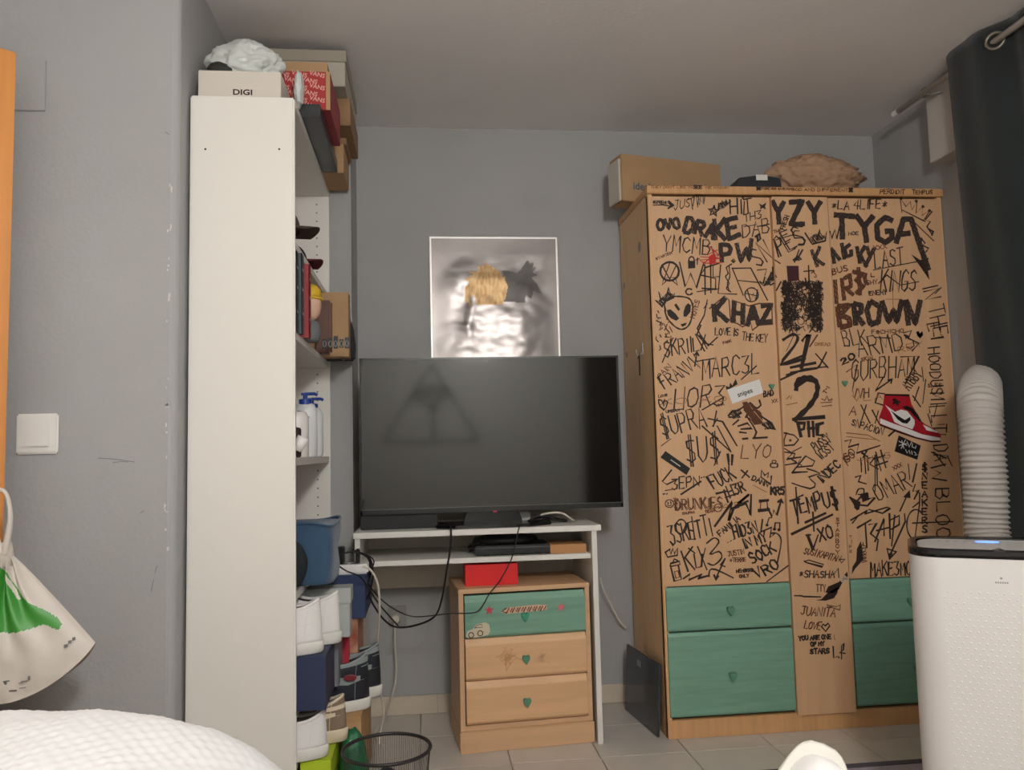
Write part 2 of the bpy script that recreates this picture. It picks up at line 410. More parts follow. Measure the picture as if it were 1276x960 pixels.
wcrate = carton('wooden_crate', 'tan wooden box on the floor under the black high-top sneakers', -.338, 2.47, 0, -.200, 2.88, .262, mat('crate_wood', (188, 150, 104), .7, var=.1, stretch=(1, 1, 9)), cat='crate')
gbag = blob('bag', (-.218, 2.405, .118), (.042, .055, .135), mat('dark_green_bag', (38, 112, 74), .5), amp=.10, fr=2.5, seed=3, flat=.86, ridge=.05)
tag(gbag, 'dark green crumpled bag between the lime box and the wire basket', 'bag')
lbox = carton('shoe_box', 'lime green box on the floor below the taupe sneaker', -.342, 2.245, 0, -.262, 2.46, .222, mat('lime_card', (176, 200, 40), .55))
s1 = sneaker('sneaker', 'white sneaker lowest in the bookcase with a grey lining', (-.272, 2.272, .2252), PI-.04, um=SHW, sm=SHW2, lm=LIN, L=.26)
s2 = sneaker('sneaker', 'taupe and cream sneaker under the near navy box, heel outwards', (-.232, 2.385, .2252), PI-.10, L=.27, um=[SHT, SHC], sm=SHC, lm=LIN, panels=lambda u, v: 1 if (v > .82 or (.44 < v < .56 and (u < .16 or u > .84))) else 0, swoosh=near_side_mark(SHC, SW), sole_h=.036)
nbox = carton('shoe_box', 'navy blue shoe box under the pair of white sneakers', -.60, 2.225, .3582, -.272, 2.43, .498, NAVY, cat='box')
s3 = sneaker('sneaker', 'white sneaker on the navy box, nearer one of the pair', (-.283, 2.272, .4985), PI, um=SHW, sm=SHW2, lm=LIND, L=.27, high=.022)
s4 = sneaker('sneaker', 'white sneaker on the navy box, further one of the pair', (-.246, 2.375, .4985), PI-.04, um=SHW, sm=SHW2, lm=LIND, L=.27, high=.022)
for s_ in (s3, s4): s_['group'] = 'white sneakers on the navy box'
gb = carton('shoe_box', 'pale grey lidded shoe box behind the white sneakers under the shelf', -.58, 2.435, .4985, -.228, 2.505, .640, GREYB, lid=.045)
gb2 = carton('shoe_box', 'grey shoe box squeezed under the pale grey lidded box', -.58, 2.437, .3582, -.262, 2.56, .498, mat('mid_grey_card', (120, 122, 128), .6))
gb3 = carton('slim_box', 'slim red box standing upright behind the near navy box', -.50, 2.565, .3582, -.243, 2.595, .470, mat('red_card', (186, 48, 62), .6))
bigb = carton('shoe_box', 'blue shoe box under the white power strip', -.56, 2.615, .515, -.196, 2.93, .650, NAVY2, lid=.03)
rcan = carton('shoe_box', 'reddish brown printed box under the blue shoe box', -.52, 2.63, .3582, -.222, 2.86, .513, mat('rust_card', (132, 62, 46), .6, var=.5, vscale=26, var2=(200, 160, 130)))
s5 = sneaker('sneaker', 'black and grey high-top sneaker, nearer of the two on the wooden box', (-.178, 2.545, .2625), PI+.06, um=[SHB, SHG], sm=SHW2, lm=LIND, L=.28, high=.040, sole_h=.034, panels=lambda u, v: 1 if ((.62 < v < .80 and (u < .24 or u > .76)) or v > .92) else 0, swoosh=near_side_mark(SHG, SW))
s6 = sneaker('sneaker', 'black and grey high-top sneaker, further of the two on the wooden box', (-.150, 2.665, .2625), PI-.02, um=[SHB, SHG], sm=SHW2, lm=LIND, L=.28, high=.040, sole_h=.034, panels=lambda u, v: 1 if ((.62 < v < .80 and (u < .24 or u > .76)) or v > .92) else 0, swoosh=near_side_mark(SHG, SW))
mb = MB(); mb.lathe([(.016, 0), (.016, .002), (.012, .003)], n=14); mb.xf(Matrix.Translation((.058, .0505, .105)) @ Matrix.Rotation(-PI/2, 4, 'X') @ Matrix.Diagonal((1.2, .6, 1, 1)))
build('ankle_emblem', mb, SHR, s5)

# shelf at 0.66: blue fabric pouch, dark round thing
FB = mat('blue_fabric', (50, 80, 108), .9, sheen=.3, bump=.3, bscale=200)
pt = thing('fabric_pouch', 'blue fabric pouch sticking out of the shelf above the shoe boxes', 'pouch', (-.415, 2.45, .665))
def pouch(u, v):
    a = 2*PI*u; cx, cy = math.cos(a), math.sin(a); e = .34
    x = math.copysign(abs(cx)**e, cx)*.155; y = math.copysign(abs(cy)**e, cy)*.125
    k_ = .95+.04*v; n = noise.noise(Vector((x*14, y*14, v*3)))*.005
    return (x*k_+n, y*k_+n, .002+.168*v+(.006*math.sin(a*3) if v > .9 else 0))
mb = MB(); mb.grid(pouch, 72, 18); mb.add([pouch(i/72, 0) for i in range(72)], [tuple(range(72))])
build('pouch_body', mb, FB, pt, smooth=True)
mb = MB(); mb.tube([pouch(i/72, 1) for i in range(73)], .004, 6, cap=False); build('hem', mb, FB, pt, smooth=True)
mb = MB(); mb.grid(lambda u, v: (math.copysign(abs(math.cos(2*PI*u))**.34, math.cos(2*PI*u))*.150*(1-v), math.copysign(abs(math.sin(2*PI*u))**.34, math.sin(2*PI*u))*.12*(1-v), .168-.02*v), 40, 4); build('lid_flap', mb, FB, pt, smooth=True)
blk = blob('cap', (-.375, 2.262, .735), (.052, .036, .068), mat('black_knit', (26, 32, 38), .9), amp=.05, fr=2, seed=9)
tag(blk, 'round black thing on the shelf beside the blue pouch', 'ornament')

# shelf at 1.025: lotion bottles with blue pumps, black box with a white cup
BW = mat('bottle_white', (226, 228, 230), .35); BBL = mat('pump_blue', (34, 66, 150), .35)
def bottle(label, x, y, h, g):
    t = thing('lotion_bottle', label, 'bottle', (x, y, 1.025), 0, g)
    build('bottle_body', MB().lathe([(.030, 0), (.034, .006), (.034, h*.80), (.026, h*.90), (.014, h*.93), (.014, h*.95)], n=28, sx=1.1, sy=.72), BW, t, smooth=True)
    build('collar', MB().lathe([(.020, h*.90), (.020, h*.99), (.010, h*1.0), (.007, h*1.0), (.007, h*1.06)], n=20), BBL, t)
    mb = MB(); mb.box(-.012, -.010, h*1.06, .012, .010, h*1.10); mb.tube([(0, 0, h*1.085), (.030, 0, h*1.085), (.038, 0, h*1.06)], .005, 8); build('pump_head', mb, BBL, t)
    mb = MB(); tx = mat('label_navy_print', (60, 72, 100), .6)
    for i, (wd_, zz) in enumerate(((.008, .72), (.016, .68), (.013, .655), (.010, .50), (.012, .40), (.006, .33), (.014, .25), (.012, .20), (.014, .15))):
        mb.grid(lambda u, v: ((u-.5)*2*wd_*1.0, -.0252*math.sqrt(max(0, 1-((u-.5)*2*wd_/.0374)**2))-.0003, h*zz+(.0022 if i else .004)*(v-.5)*2), 6, 1)
    build('label_print', mb, tx, t, kind='stuff'); return t
for (x, y, h, lb) in ((-.380, 2.62, .186, 'white lotion bottle with a blue pump, front one on the shelf'), (-.384, 2.80, .182, 'white lotion bottle with a blue pump, rear one by the bookcase end panel')):
    bottle(lb, x, y, h, 'lotion bottles')
t = thing('black_box', 'small black box at the front of the lotion shelf', 'box', (-.385, 2.33, 1.025)); build('box_body', B(-.045, -.04, 0, .030, .04, .085), BLACK_PL, t, bevel=.003)
t = thing('paper_roll', 'white round roll standing behind the black box beside the lotion bottles', 'roll', (-.382, 2.47, 1.025)); build('roll_body', MB().lathe([(.03, 0), (.034, .004), (.034, .12), (.028, .135), (.012, .14), (.011, .01)], n=28), WHITE_PL, t, smooth=True)
cup = thing('white_cup', 'tilted white cup in front of the black box on the lotion shelf', 'cup', (-.352, 2.262, 1.045)); cup.rotation_euler = (0, .5, 0)
build('cup_body', MB().lathe([(.010, 0), (.014, .002), (.017, .04), (.0155, .04), (.012, .004)], n=20), WHITE_PL, cup, smooth=True)

# shelf at 1.37: books, little figure, brown case box, black pouch
BK = [mat('book_grey', (62, 72, 78), .6), mat('book_red', (150, 34, 40), .5), mat('book_dark', (70, 78, 84), .6)]
PAGE = mat('book_pages', (222, 214, 196), .8)
def book(label, y, th, h, d, m, x1=-.346):
    t = thing('book', label, 'book', (x1-d/2, y, 1.372), 0, 'books on the middle shelf')
    build('cover', MB().box(-d/2, -th/2, 0, d/2, -th/2+.002, h).box(-d/2, th/2-.002, 0, d/2, th/2, h).box(d/2-.002, -th/2, 0, d/2, th/2, h), m, t)
    build('pages', B(-d/2+.004, -th/2+.0022, .003, d/2-.003, th/2-.0022, h-.003), PAGE, t)
    mb = MB()
    for zz in (.25, .55, .8): mb.box(d/2, -th*.3, h*zz-.003, d/2+.0004, th*.3, h*zz+.003)
    build('spine_print', mb, mat('spine_print', (190, 190, 186), .6), t, kind='stuff'); return t
book('dark grey book at the near end of the middle shelf', 2.252, .030, .225, .15, BK[0])
book('slate grey book beside the red book', 2.292, .036, .228, .15, BK[2], -.338)
book('red book standing between the slate book and the little figure', 2.372, .034, .215, .15, BK[1], -.329)
# generic little head-shaped figure with a yellow top
fg = thing('figurine', 'small round-headed figurine with a yellow top on the middle shelf', 'figurine', (-.342, 2.465, 1.372))
SKINM = mat('figurine_skin', (214, 176, 152), .5)
build('figurine_body', MB().lathe([(.022, 0), (.030, .01), (.032, .04), (.024, .062), (.014, .066)], n=24), mat('figurine_grey', (108, 110, 112), .6), fg, smooth=True)
o = blob('figurine_head', (0, 0, .115), (.034, .034, .052), SKINM, fg, amp=.01)
o = blob('figurine_hair', (-.002, 0, .148), (.036, .037, .032), mat('figurine_yellow', (216, 178, 50), .5), fg, amp=.03)
build('hat_brim', MB().lathe([(.034, .128), (.040, .130), (.036, .136)], n=28), mat('figurine_yellow', (216, 178, 50), .5), fg, smooth=True)
bx_ = carton('gift_box', 'tan cardboard box sticking out of the middle shelf, yellow round sticker on it', -.50, 2.835, 1.3722, -.262, 2.905, 1.600, CARD, cat='box')
build('sticker', MB().lathe([(.013, 0), (.013, .0008)], n=20).xf(Matrix.Translation((.050, -.0352, .095)) @ Matrix.Rotation(PI/2, 4, 'X')), mat('sticker_yellow', (226, 180, 40), .5), bx_)
mb = MB(); mb.tube([(.047, -.0365, .088), (.051, -.0365, .103), (.054, -.0365, .094)], .0013, 4); build('sticker_mark', mb, INK, bx_)
wl = thing('leather_case', 'brown leather case in front of the tan box on the middle shelf', 'case', (-.332, 2.77, 1.372))
build('case_body', B(-.03, -.02, 0, .020, .02, .185), mat('brown_leather', (96, 60, 46), .5), wl, bevel=.008)
kc = thing('key_rings', 'black and grey patterned tag hanging in front of the tan box', 'tag', (-.292, 2.66, 1.375))
mb = MB()
for i in range(5): mb.box(-.038+i*.018, -.003+(i % 2)*.004, .002+(i % 2)*.003, -.024+i*.018, .001+(i % 2)*.004, .034+(i*7 % 3)*.005)
build('tag_plate', mb, [BLACK_PL], kc, bevel=.001)
mb = MB()
for i in range(5):
    mb.tube([(-.031+i*.018+.005*math.cos(a*PI/4), -.0042+(i % 2)*.004, .018+.010*math.sin(a*PI/4)) for a in range(9)], .0012, 4, cap=False)
build('tag_print', mb, mat('tag_grey', (170, 172, 174), .5), kc)
bp_ = thing('black_pouch', 'black soft pouch behind the tan box at the far end of the bookcase', 'pouch', (-.322, 2.950, 1.372))
build('pouch_body', MB().prism([(-.12, 0), (.07, 0), (.074, .05), (.066, .12), (.05, .165), (.02, .20), (-.12, .20)], 1, -.035, .035), mat('black_cloth', (34, 32, 38), .8), bp_, bevel=.006)

# shelf at 1.625: two dark caps
def cap_(label, x, y, z, m, m2, s=1, rz=0):
    t = thing('cap', label, 'cap', (x, y, z), rz, 'caps on the upper shelf')
    build('crown', MB().grid(lambda u, v: (math.cos(2*PI*u)*.075*math.cos(v*PI/2)**.6*s, math.sin(2*PI*u)*.07*math.cos(v*PI/2)**.6*s, .006+.075*math.sin(v*PI/2)*s), 28, 10), m, t, smooth=True)
    build('brim', MB().grid(lambda u, v: ((.02+.115*v*math.sin(PI*(.15+.7*u))**.5)*s, (u-.5)*.15*s*(1-.15*v), .006+.018*math.sin(PI*u)*s-.006*v), 16, 6), m2, t, smooth=True, solid=.003); return t
CB = mat('cap_black', (34, 32, 32), .85); CBR = mat('cap_brown', (74, 60, 54), .85); CR = mat('cap_maroon', (92, 26, 38), .8)
cap_('dark brown cap with the brim out, nearer on the upper shelf', -.435, 2.42, 1.6945, CBR, CBR, .95)
cap_('black cap with a maroon brim, lower on the upper shelf', -.425, 2.55, 1.625, CB, CR, .85, -.2)
for (x, y, lb) in ((-.47, 2.42, 'flat dark folded cloth under the brown cap'),):
    t = thing('folded_cloth', lb, 'cloth', (x, y, 1.625)); build('cloth_fold', B(-.08, -.08, 0, .07, .06, .068), mat('dark_cloth', (52, 48, 48), .9), t, bevel=.01)

# ---------------------------------------------------------------- on top of the bookcase
z0 = 2.0205
dg = carton('white_box', 'white box with small dark lettering on the near end of the bookcase top', 0, 0, 0, 1, 1, 1, WHITE_PL)
C.objects.unlink(dg.children[0]); bpy.data.objects.remove(dg.children[0])
a, b = pY(247, 87, 2.225), pY(350, 119, 2.225)
dg.location = ((a.x+b.x)/2, 2.30, z0); hw, hh = (b.x-a.x)/2, a.z-z0
build('box_body', B(-hw, -.075, 0, hw, .075, hh), mat('box_white_card', (214, 206, 196), .6), dg, bevel=.002)
text_mesh('box_print', 'DIGI', .022, face_y(dg.location.x+.008, 2.2246, z0+.021), INK, dg, sx=1.25, bold=.0006)
PB = mat('thin_white_plastic', (206, 210, 206), .35, spec=.4, bump=.25, bscale=24)
def drape(co):
    co.z *= 1.0-.25*(co.x > .07); return co
zb = z0+hh
pl = thing('plastic_bag', 'crumpled thin white plastic bag on the white box with dark lettering', 'bag', (-.500, 2.31, zb))
blob('bag_film', (0, 0, .050), (.104, .062, .072), PB, pl, amp=.22, fr=2.0, seed=4, ridge=.12, flat=.68, sub=5)
blob('bag_tail', (.150, .0, -.010), (.014, .030, .052), PB, pl, amp=.2, fr=2.4, seed=8, ridge=.1, sub=4)
a = pY(272, 78, 2.245)
dk = blob('dark_cloth', (a.x, 2.262, zb+.018), (.035, .022, .022), mat('bag_content_dark', (48, 48, 46), .7), amp=.15, fr=2, seed=2, flat=.8)
tag(dk, 'dark bundle peeking out of the white plastic bag', 'bundle')
bb1 = carton('shoe_box', 'black wrapped box overhanging the bookcase top under the red patterned box', -.56, 2.33, z0, -.292, 2.80, 2.060, mat('black_wrapped', (50, 52, 54), .3, var=.2, vscale=20), cat='box')
RED = mat('red_card_print', (168, 42, 44), .6); VB = mat('pale_print', (222, 170, 160), .7)
vz1 = pY(390, 89, 2.372).z
vb = carton('shoe_box', 'red and white patterned shoe box on the black box', -.56, 2.372, 2.0605, -.268, 2.66, vz1, mat('red_shoe_box', (150, 50, 56), .6), cat='box')
W_ = world_of(vb); cx, cy, cz = vb.location
build('label_panel', B(-.130, -.1452, .003, .134, -.1438, vz1-2.0635), RED, vb)
build('card_edge', B(.134, -.1455, .0, .1462, -.1438, vz1-2.0605), CARD, vb)
for r in range(6):
    for c_ in range(6):
        xx = -.112+c_*.052+(r % 2)*.022-.01; zz = .012+r*(vz1-2.0605-.022)/5
        if xx > .108 or xx < -.112: continue
        o = text_mesh('letter_print', 'VANS', .0185, face_y(cx+xx, cy-.1455, cz+zz, rot=.22), VB, vb, ext=.0001, bold=.0003)
fb = carton('cardboard_box', 'slim tan cardboard box on top of the red patterned box', -.55, 2.45, vz1+.0006, -.285, 2.60, pY(380, 77, 2.45).z, CARD)
cb1 = carton('cardboard_box', 'tan cardboard box at the far end of the bookcase top, lowest there', -.57, 2.805, z0, -.272, 3.00, 2.125, CARD)
cb2 = carton('cardboard_box', 'brown cardboard box under the big grey carton', -.57, 2.70, 2.1505, -.238, 3.02, 2.245, CARD2)
cb2.location.z = 2.1505
sup = carton('cardboard_box', 'folded brown cardboard between the tan box and the brown box', -.57, 2.81, 2.1255, -.262, 3.0, 2.1500, CARD2)
ge = carton('grey_carton', 'big pale grey carton with a lid touching the ceiling over the bookcase', -.60, 2.61, 2.2455, -.246, 3.02, 2.368, CARDG, lid=.040, lidm=mat('grey_carton_lid', (160, 152, 138), .8))

# ================================================================ DESK, TV, CABINET
DY = 2.845
dx0, dx1 = -.252, .607
DT = .758
dk_ = thing('desk', 'small white desk under the television with one inner shelf', 'desk', (dx0, DY, 0))
def dbx(name, *a, m=WHITE_LAM, **k): return build(name, B(*a), m, dk_, world=True, bevel=.0012, **k)
dbx('desktop', dx0, DY, DT-.020, dx1+.012, YB-.02, DT)
sl_ = dbx('side_panel', dx0+.004, DY+.006, 0, dx0+.022, YB-.02, DT-.020)
sr_ = dbx('side_panel', dx1-.022, DY+.006, 0, dx1-.004, YB-.02, DT-.020)
dbx('shelf', dx0+.022, DY+.035, .637, dx1-.022, YB-.03, .655)
GRE = mat('greige_panel', (214, 206, 194), .6, var=.03)
dbx('back_panel', dx0+.022, YB-.05, .50, dx1-.022, YB-.036, DT-.020, m=GRE)

# television
TY = 2.93
a, b = pY(447.5, 447, TY), pY(776.5, 632, TY); bl = pY(447.5, 655, TY)
tx0, tx1, tz1, tz0 = a.x, b.x, a.z, b.z
tv = thing('television', 'large black flat television on the white desk', 'television', ((tx0+tx1)/2, TY, DT))
SCR = mat('screen_glass', (16, 16, 15), .07, spec=1.0)
BEZ = mat('bezel_black', (24, 24, 25), .3)
hx = (tx1-tx0)/2; zb_, zt_ = tz0-DT, tz1-DT
build('screen', B(-hx+.007, -.0005, zb_+.019, hx-.007, .004, zt_-.006), SCR, tv)
build('bezel', MB().box(-hx, -.003, zt_-.006, hx, .02, zt_).box(-hx, -.003, zb_, hx, .02, zb_+.019).box(-hx, -.003, zb_, -hx+.007, .02, zt_).box(hx-.007, -.003, zb_, hx, .02, zt_), BEZ, tv)
build('rear_housing', MB().box(-hx+.003, .0042, zb_+.003, hx-.003, .022, zt_-.003).box(-hx+.12, .022, zb_+.02, hx-.12, .055, zt_-.16), BLACK_PL, tv, bevel=.002)
build('trim_line', B(-hx, -.004, zb_+.0165, hx, -.003, zb_+.019), mat('bezel_trim', (90, 88, 86), .3, .6), tv)
mb = MB()
cx_ = pY(612, 650, TY).x-(tx0+tx1)/2
build('stand_neck', MB().prism([(cx_-.10, 0.012), (cx_+.12, 0.012), (cx_+.08, zb_+.06), (cx_-.06, zb_+.06)], 1, .024, .052), mat('stand_black_gloss', (16, 16, 18), .12), tv, bevel=.003)
build('stand_base', MB().prism([(cx_-.20, -.03), (cx_-.13, -.065), (cx_+.13, -.065), (cx_+.22, -.01), (cx_+.22, .12), (cx_-.20, .12)], 2, .0008, .012), mat('stand_black_gloss', (16, 16, 18), .12), tv, bevel=.003)
sb0, sb1 = pY(449, 650, TY+.01).x, pY(545, 650, TY).x
build('lower_bar', B(sb0-(tx0+tx1)/2, .012, .001, sb1-(tx0+tx1)/2, .05, zb_+.012), mat('matte_dark', (14, 14, 15), .55), tv, bevel=.003)  # dark bar filling the gap between bezel and desktop at the left
build('power_light', B(cx_+.008, -.0055, zb_-.004, cx_+.022, 0, zb_+.002), mat('tv_badge_red', (150, 30, 52), .4, emit=.25), tv)
# loose cables lying behind the stand, on the desk top
tag(build('cable_bundle', MB().tube([(.36, 2.97, DT+.006), (.42, 2.93, DT+.02), (.47, 2.98, DT+.012), (.52, 2.99, DT+.006), (.47, 3.05, DT+.012), (.40, 3.02, DT+.018)], .0045, 8, smooth=6).tube([(.37, 2.955, DT+.012), (.42, 2.945, DT+.035), (.47, 2.945, DT+.016)], .004, 8, smooth=6), CORD, smooth=True), 'black looped cable bundle lying on the desk beside the television stand', 'cable')
tag(build('white_cable', MB().tube([(.385, 2.985, DT+.016), (.43, 2.935, DT+.038), (.49, 2.93, DT+.040), (.535, 2.955, DT+.012), (.55, 3.0, DT+.006)], .0038, 8, smooth=6), WCORD, smooth=True), 'thin white cable arching over the desk top beside the television stand', 'cable')
wbx = thing('white_adapter', 'white adapter lying under the television behind the stand', 'adapter', (.34, 3.06, DT)); build('adapter_body', B(-.05, -.03, 0, .05, .03, .04), WHITE_PL, wbx, bevel=.004)

# media box and cardboard packet on the desk shelf
zs = .6555
a = pY(603, 694, 2.90); b = pY(684, 692, 2.90)
mbx = thing('media_player', 'black flat media player with a grey front edge on the desk shelf', 'media player', ((a.x+b.x)/2-.012, 2.98, zs)); hw = (b.x-a.x)/2+.02
build('player_body', B(-hw, -.08, .004, hw, .08, .036), BLACK_PL, mbx, bevel=.004)
build('front_trim', B(-hw+.004, -.0812, .026, hw-.004, -.079, .029), mat('grey_trim', (96, 100, 104), .3, .5), mbx)
for q in (-1, 1): build('foot', B(q*hw*.7-.012, -.06, 0, q*hw*.7+.012, .06, .004), BLACK_PL, mbx)
cr = MB(); random.seed(3)
x0_ = pY(588, 690, 2.95).x
for i in range(5):
    p = [(x0_+random.uniform(-.01, .10), 2.93+random.uniform(0, .10), zs+.008+random.uniform(0, .04)) for _ in range(6)]; cr.tube([(q[0], q[1], max(q[2], zs+.0065)) for q in p], .0045, 6, smooth=5)
cr.v = [(v[0], v[1], max(v[2], zs)) for v in cr.v]
tag(build('cord_tangle', cr, CORD, smooth=True), 'tangle of black cord at the left of the media player on the desk shelf', 'cord', kind='stuff')
blk2 = thing('game_console', 'black rounded device resting on the media player', 'device', ((a.x+b.x)/2-.03, 2.99, zs+.0365)); build('device_body', MB().lathe([(.09, 0), (.105, .01), (.10, .022), (.06, .03), (0, .032)], n=32, sx=1.15, sy=.7), mat('black_matte', (18, 18, 20), .6), blk2, smooth=True)
a = pY(684, 694, 2.90); b = pY(731, 692, 2.90)
cp = carton('cardboard_packet', 'small brown cardboard packet at the right end of the desk shelf', a.x+.006, 2.90, zs, b.x, 3.02, zs+.032, mat('packet_card', (190, 140, 92), .8), cat='box')

# drawer cabinet (turned a little)
cabL = Vector((.106, 2.842, 0)); cr_ = .075
ct = thing('drawer_cabinet', 'small beech three-drawer cabinet with a green top drawer under the desk', 'cabinet', cabL, cr_)
CW, CDp, CHt = .470, .30, .552
def cbx(name, *a, m=WOODC, par=None, **k): return build(name, B(*a), m, par or ct, bevel=k.pop('bevel', .0015), **k)
cbx('side_panel', 0, 0, .072, .017, CDp, CHt-.016)
cbx('side_panel', CW-.017, 0, .072, CW, CDp, CHt-.016)
cbx('top_panel', -.001, -.002, CHt-.016, CW+.001, CDp, CHt, bevel=.002)
cbx('bottom_panel', .017, 0, .072, CW-.017, CDp, .090)
cbx('base_plinth', -.003, -.008, 0, CW+.003, CDp, .072, bevel=.003)
cbx('back_panel', .017, CDp-.006, .09, CW-.017, CDp, CHt-.016, bevel=0)
cbx('gap_shade_sheet', .017, .03, .09, CW-.017, .034, CHt-.018, m=EDGE, bevel=0)  # dark sheet whose colour stands for the shade between the drawers
def heart(parent, x, z, m, y=-.022, s=1):
    pts = [(0, -.020), (.012, -.004), (.015, .006), (.012, .013), (.006, .014), (0, .009), (-.006, .014), (-.012, .013), (-.015, .006), (-.012, -.004)]
    o = build('knob', MB().prism([(x+p[0]*s, z+p[1]*s) for p in pts], 1, y-.012, y+.004), m, parent, bevel=.002); return o
dz = [(.094, .238), (.241, .382), (.385, .529)]
for i, (za, zc) in enumerate(dz):
    m = GREEN if i == 2 else mat('drawer_beech', (224, 180, 136), .48, var=.08, vscale=5, stretch=(.8, 9, 9))
    pr = [(-.004, za), (.014, za), (.014, zc), (-.001, zc), (-.012, zc-.022), (-.012, za+.010)]
    d = build('drawer', MB().prism(pr, 0, .020, CW-.020), m, ct, bevel=.0012)
    heart(d, CW/2-.004, (za+zc)/2-.006, GREEN2 if i < 2 else mat('teal_heart_knob', (60, 150, 120), .45), y=-.012, s=.95)
    if i == 2:
        RS = mat('star_sticker_red', (204, 62, 78), .6); RS2 = mat('star_sticker_pink', (222, 110, 122), .6)
        for (sx_, sz_, mm) in ((.105, .478, RS), (.362, .474, RS2)):
            st = [((.017 if k_ % 2 == 0 else .007)*math.sin(k_*PI/5)+sx_, (.017 if k_ % 2 == 0 else .007)*math.cos(k_*PI/5)+sz_) for k_ in range(10)]
            build('star_sticker', MB().prism(st, 1, -.0126, -.0119), mm, d)
        CS = mat('lettering_cream', (214, 178, 150), .6); CBk = mat('lettering_maroon', (96, 30, 28), .6)
        build('name_sticker', MB().prism([(.145, .470), (.165, .462), (.310, .468), (.311, .484), (.28, .488), (.175, .484), (.160, .479)], 1, -.0126, -.0119), CS, d)
        mb = MB()
        for q in range(7):
            x_ = .166+q*.020; mb.tube([(x_, -.0128, .466), (x_+.010, -.0128, .483), (x_+.014, -.0128, .468), (x_+.021, -.0128, .482)], .0022, 4)
        mb.tube([(.166, -.0128, .482), (.150, -.0128, .4715), (.168, -.0128, .465)], .0022, 4)
        build('sticker_lettering', mb, CBk, d)
        car = [(.022, .395), (.028, .412), (.046, .418), (.060, .434), (.092, .438), (.104, .430), (.107, .408), (.100, .395), (.060, .388), (.030, .388)]
        build('car_sticker', MB().prism(car, 1, -.0126, -.0119), mat('sticker_cream', (206, 196, 170), .6), d)
        mb = MB()
        for q in ((.040, .398), (.072, .402)): mb.tube([(q[0]+.009*math.cos(a*PI/5), -.0128, q[1]+.009*math.sin(a*PI/5)) for a in range(11)], .0016, 4, cap=False)
        mb.tube([(.052, -.0128, .421), (.064, -.0128, .431), (.078, -.0128, .432), (.080, -.0128, .422), (.052, -.0128, .421)], .001, 4)
        build('car_drawing', mb, CBk, d)
    if i == 1:
        st = mat('rubbed_pencil_stain', (214, 172, 130), .6)
        mb = MB(); random.seed(12)
        for (cx1, cz1, r1, n1) in ((.165, .310, .042, 60), (.29, .305, .034, 40)):
            pts_ = [(cx1+random.gauss(0, r1*.4), -.0123, cz1+random.gauss(0, r1*.4)) for _ in range(n1)]
            mb.tube(pts_, .0009, 3)
        build('pencil_smudge', mb, st, d)

# red box on the cabinet
rb = thing('red_box', 'bright red box on the beech drawer cabinet under the desk shelf', 'box', (.0, 0, 0))
M_ = world_of(ct); c0 = M_ @ Vector((.105+.05, .10, CHt+.0005)); rb.location = c0; rb.rotation_euler = (0, 0, .02)
a = pY(580, 729, c0.y-.07); b = pY(646, 729, c0.y-.07)
rb.location.x = (a.x+b.x)/2
build('box_body', B(-(b.x-a.x)/2, -.05, 0, (b.x-a.x)/2, .05, .074), mat('bright_red_card', (222, 28, 30), .5), rb, bevel=.001)

# foil poster
FY = YB-.004
a, b = pY(535, 294, FY), pY(694, 297, FY)
px0, px1, pz1 = a.x, b.x, (a.z+b.z)/2; ph = .86; pz0 = pz1-ph
def sm_(t, a, b):
    t = min(1, max(0, (t-a)/(b-a))); return t*t*(3-2*t)
def foil(u, v):
    x, z = px0+(px1-px0)*u, pz0+ph*v
    g = noise.noise(Vector((u*1.8, v*8.5, 1.3)))*.5+noise.noise(Vector((u*5.5, v*13, 7)))*.22+noise.noise(Vector((u*11, v*26, 3)))*.09
    e = min(u*3.2, (1-u)*3.2, (1-v)*3, 1); e = e*e*(3-2*e)
    cr1 = math.exp(-((u-.31-.02*math.sin(v*20))/.035)**2)*.5*sm_(v, .45, .55)*(1-sm_(v, .75, .88))+math.exp(-((v-.56)/.022)**2)*.6*(1-sm_(u, .24, .36))
    y = FY-.002-e*(.0008+.0125*(.5+g))-.004*cr1*e
    return (x, y, z)
HAIRY = [(.26, .79), (.30, .84), (.26, .85), (.33, .885), (.30, .90), (.38, .905), (.37, .93), (.43, .94), (.41, .965), (.49, .925), (.54, .90), (.56, .86), (.58, .88), (.60, .80), (.58, .74), (.56, .70), (.36, .70), (.33, .76), (.30, .74), (.31, .69), (.27, .72)]
HAIRG = [(.56, .89), (.62, .885), (.68, .87), (.72, .91), (.76, .955), (.78, .93), (.81, .94), (.80, .905), (.83, .91), (.80, .875), (.84, .86), (.79, .845), (.83, .81), (.87, .74), (.80, .765), (.78, .71), (.74, .74), (.73, .69), (.56, .70), (.58, .80)]
def inside(p, poly):
    c = False; j = len(poly)-1
    for i in range(len(poly)):
        (xi, yi), (xj, yj) = poly[i], poly[j]
        if (yi > p[1]) != (yj > p[1]) and p[0] < (xj-xi)*(p[1]-yi)/(yj-yi)+xi: c = not c
        j = i
    return c
def pm(u, v):
    if u < .012 or u > .988 or v > .990: return 3
    q = (u, .5+ (v-.5)*1.0)
    vv = 1-(1-v)*ph/.54*.54/.54   # photo rows cover the upper 0.54 m
    q = (u, .965-(.83-(1-(1-v)*ph/.53))/1.32)
    if inside((q[0]+.012*noise.noise(Vector((u*60, v*20, 0))), .02+q[1]*1.0), HAIRY): return 1
    if inside(q, HAIRG): return 2
    return 0
po = thing('poster', 'crumpled silver foil poster with yellow and grey spiky shapes on the back wall', 'poster', ((px0+px1)/2, FY, pz0))
FS = mat('silver_foil', (122, 117, 115), .31, 1)
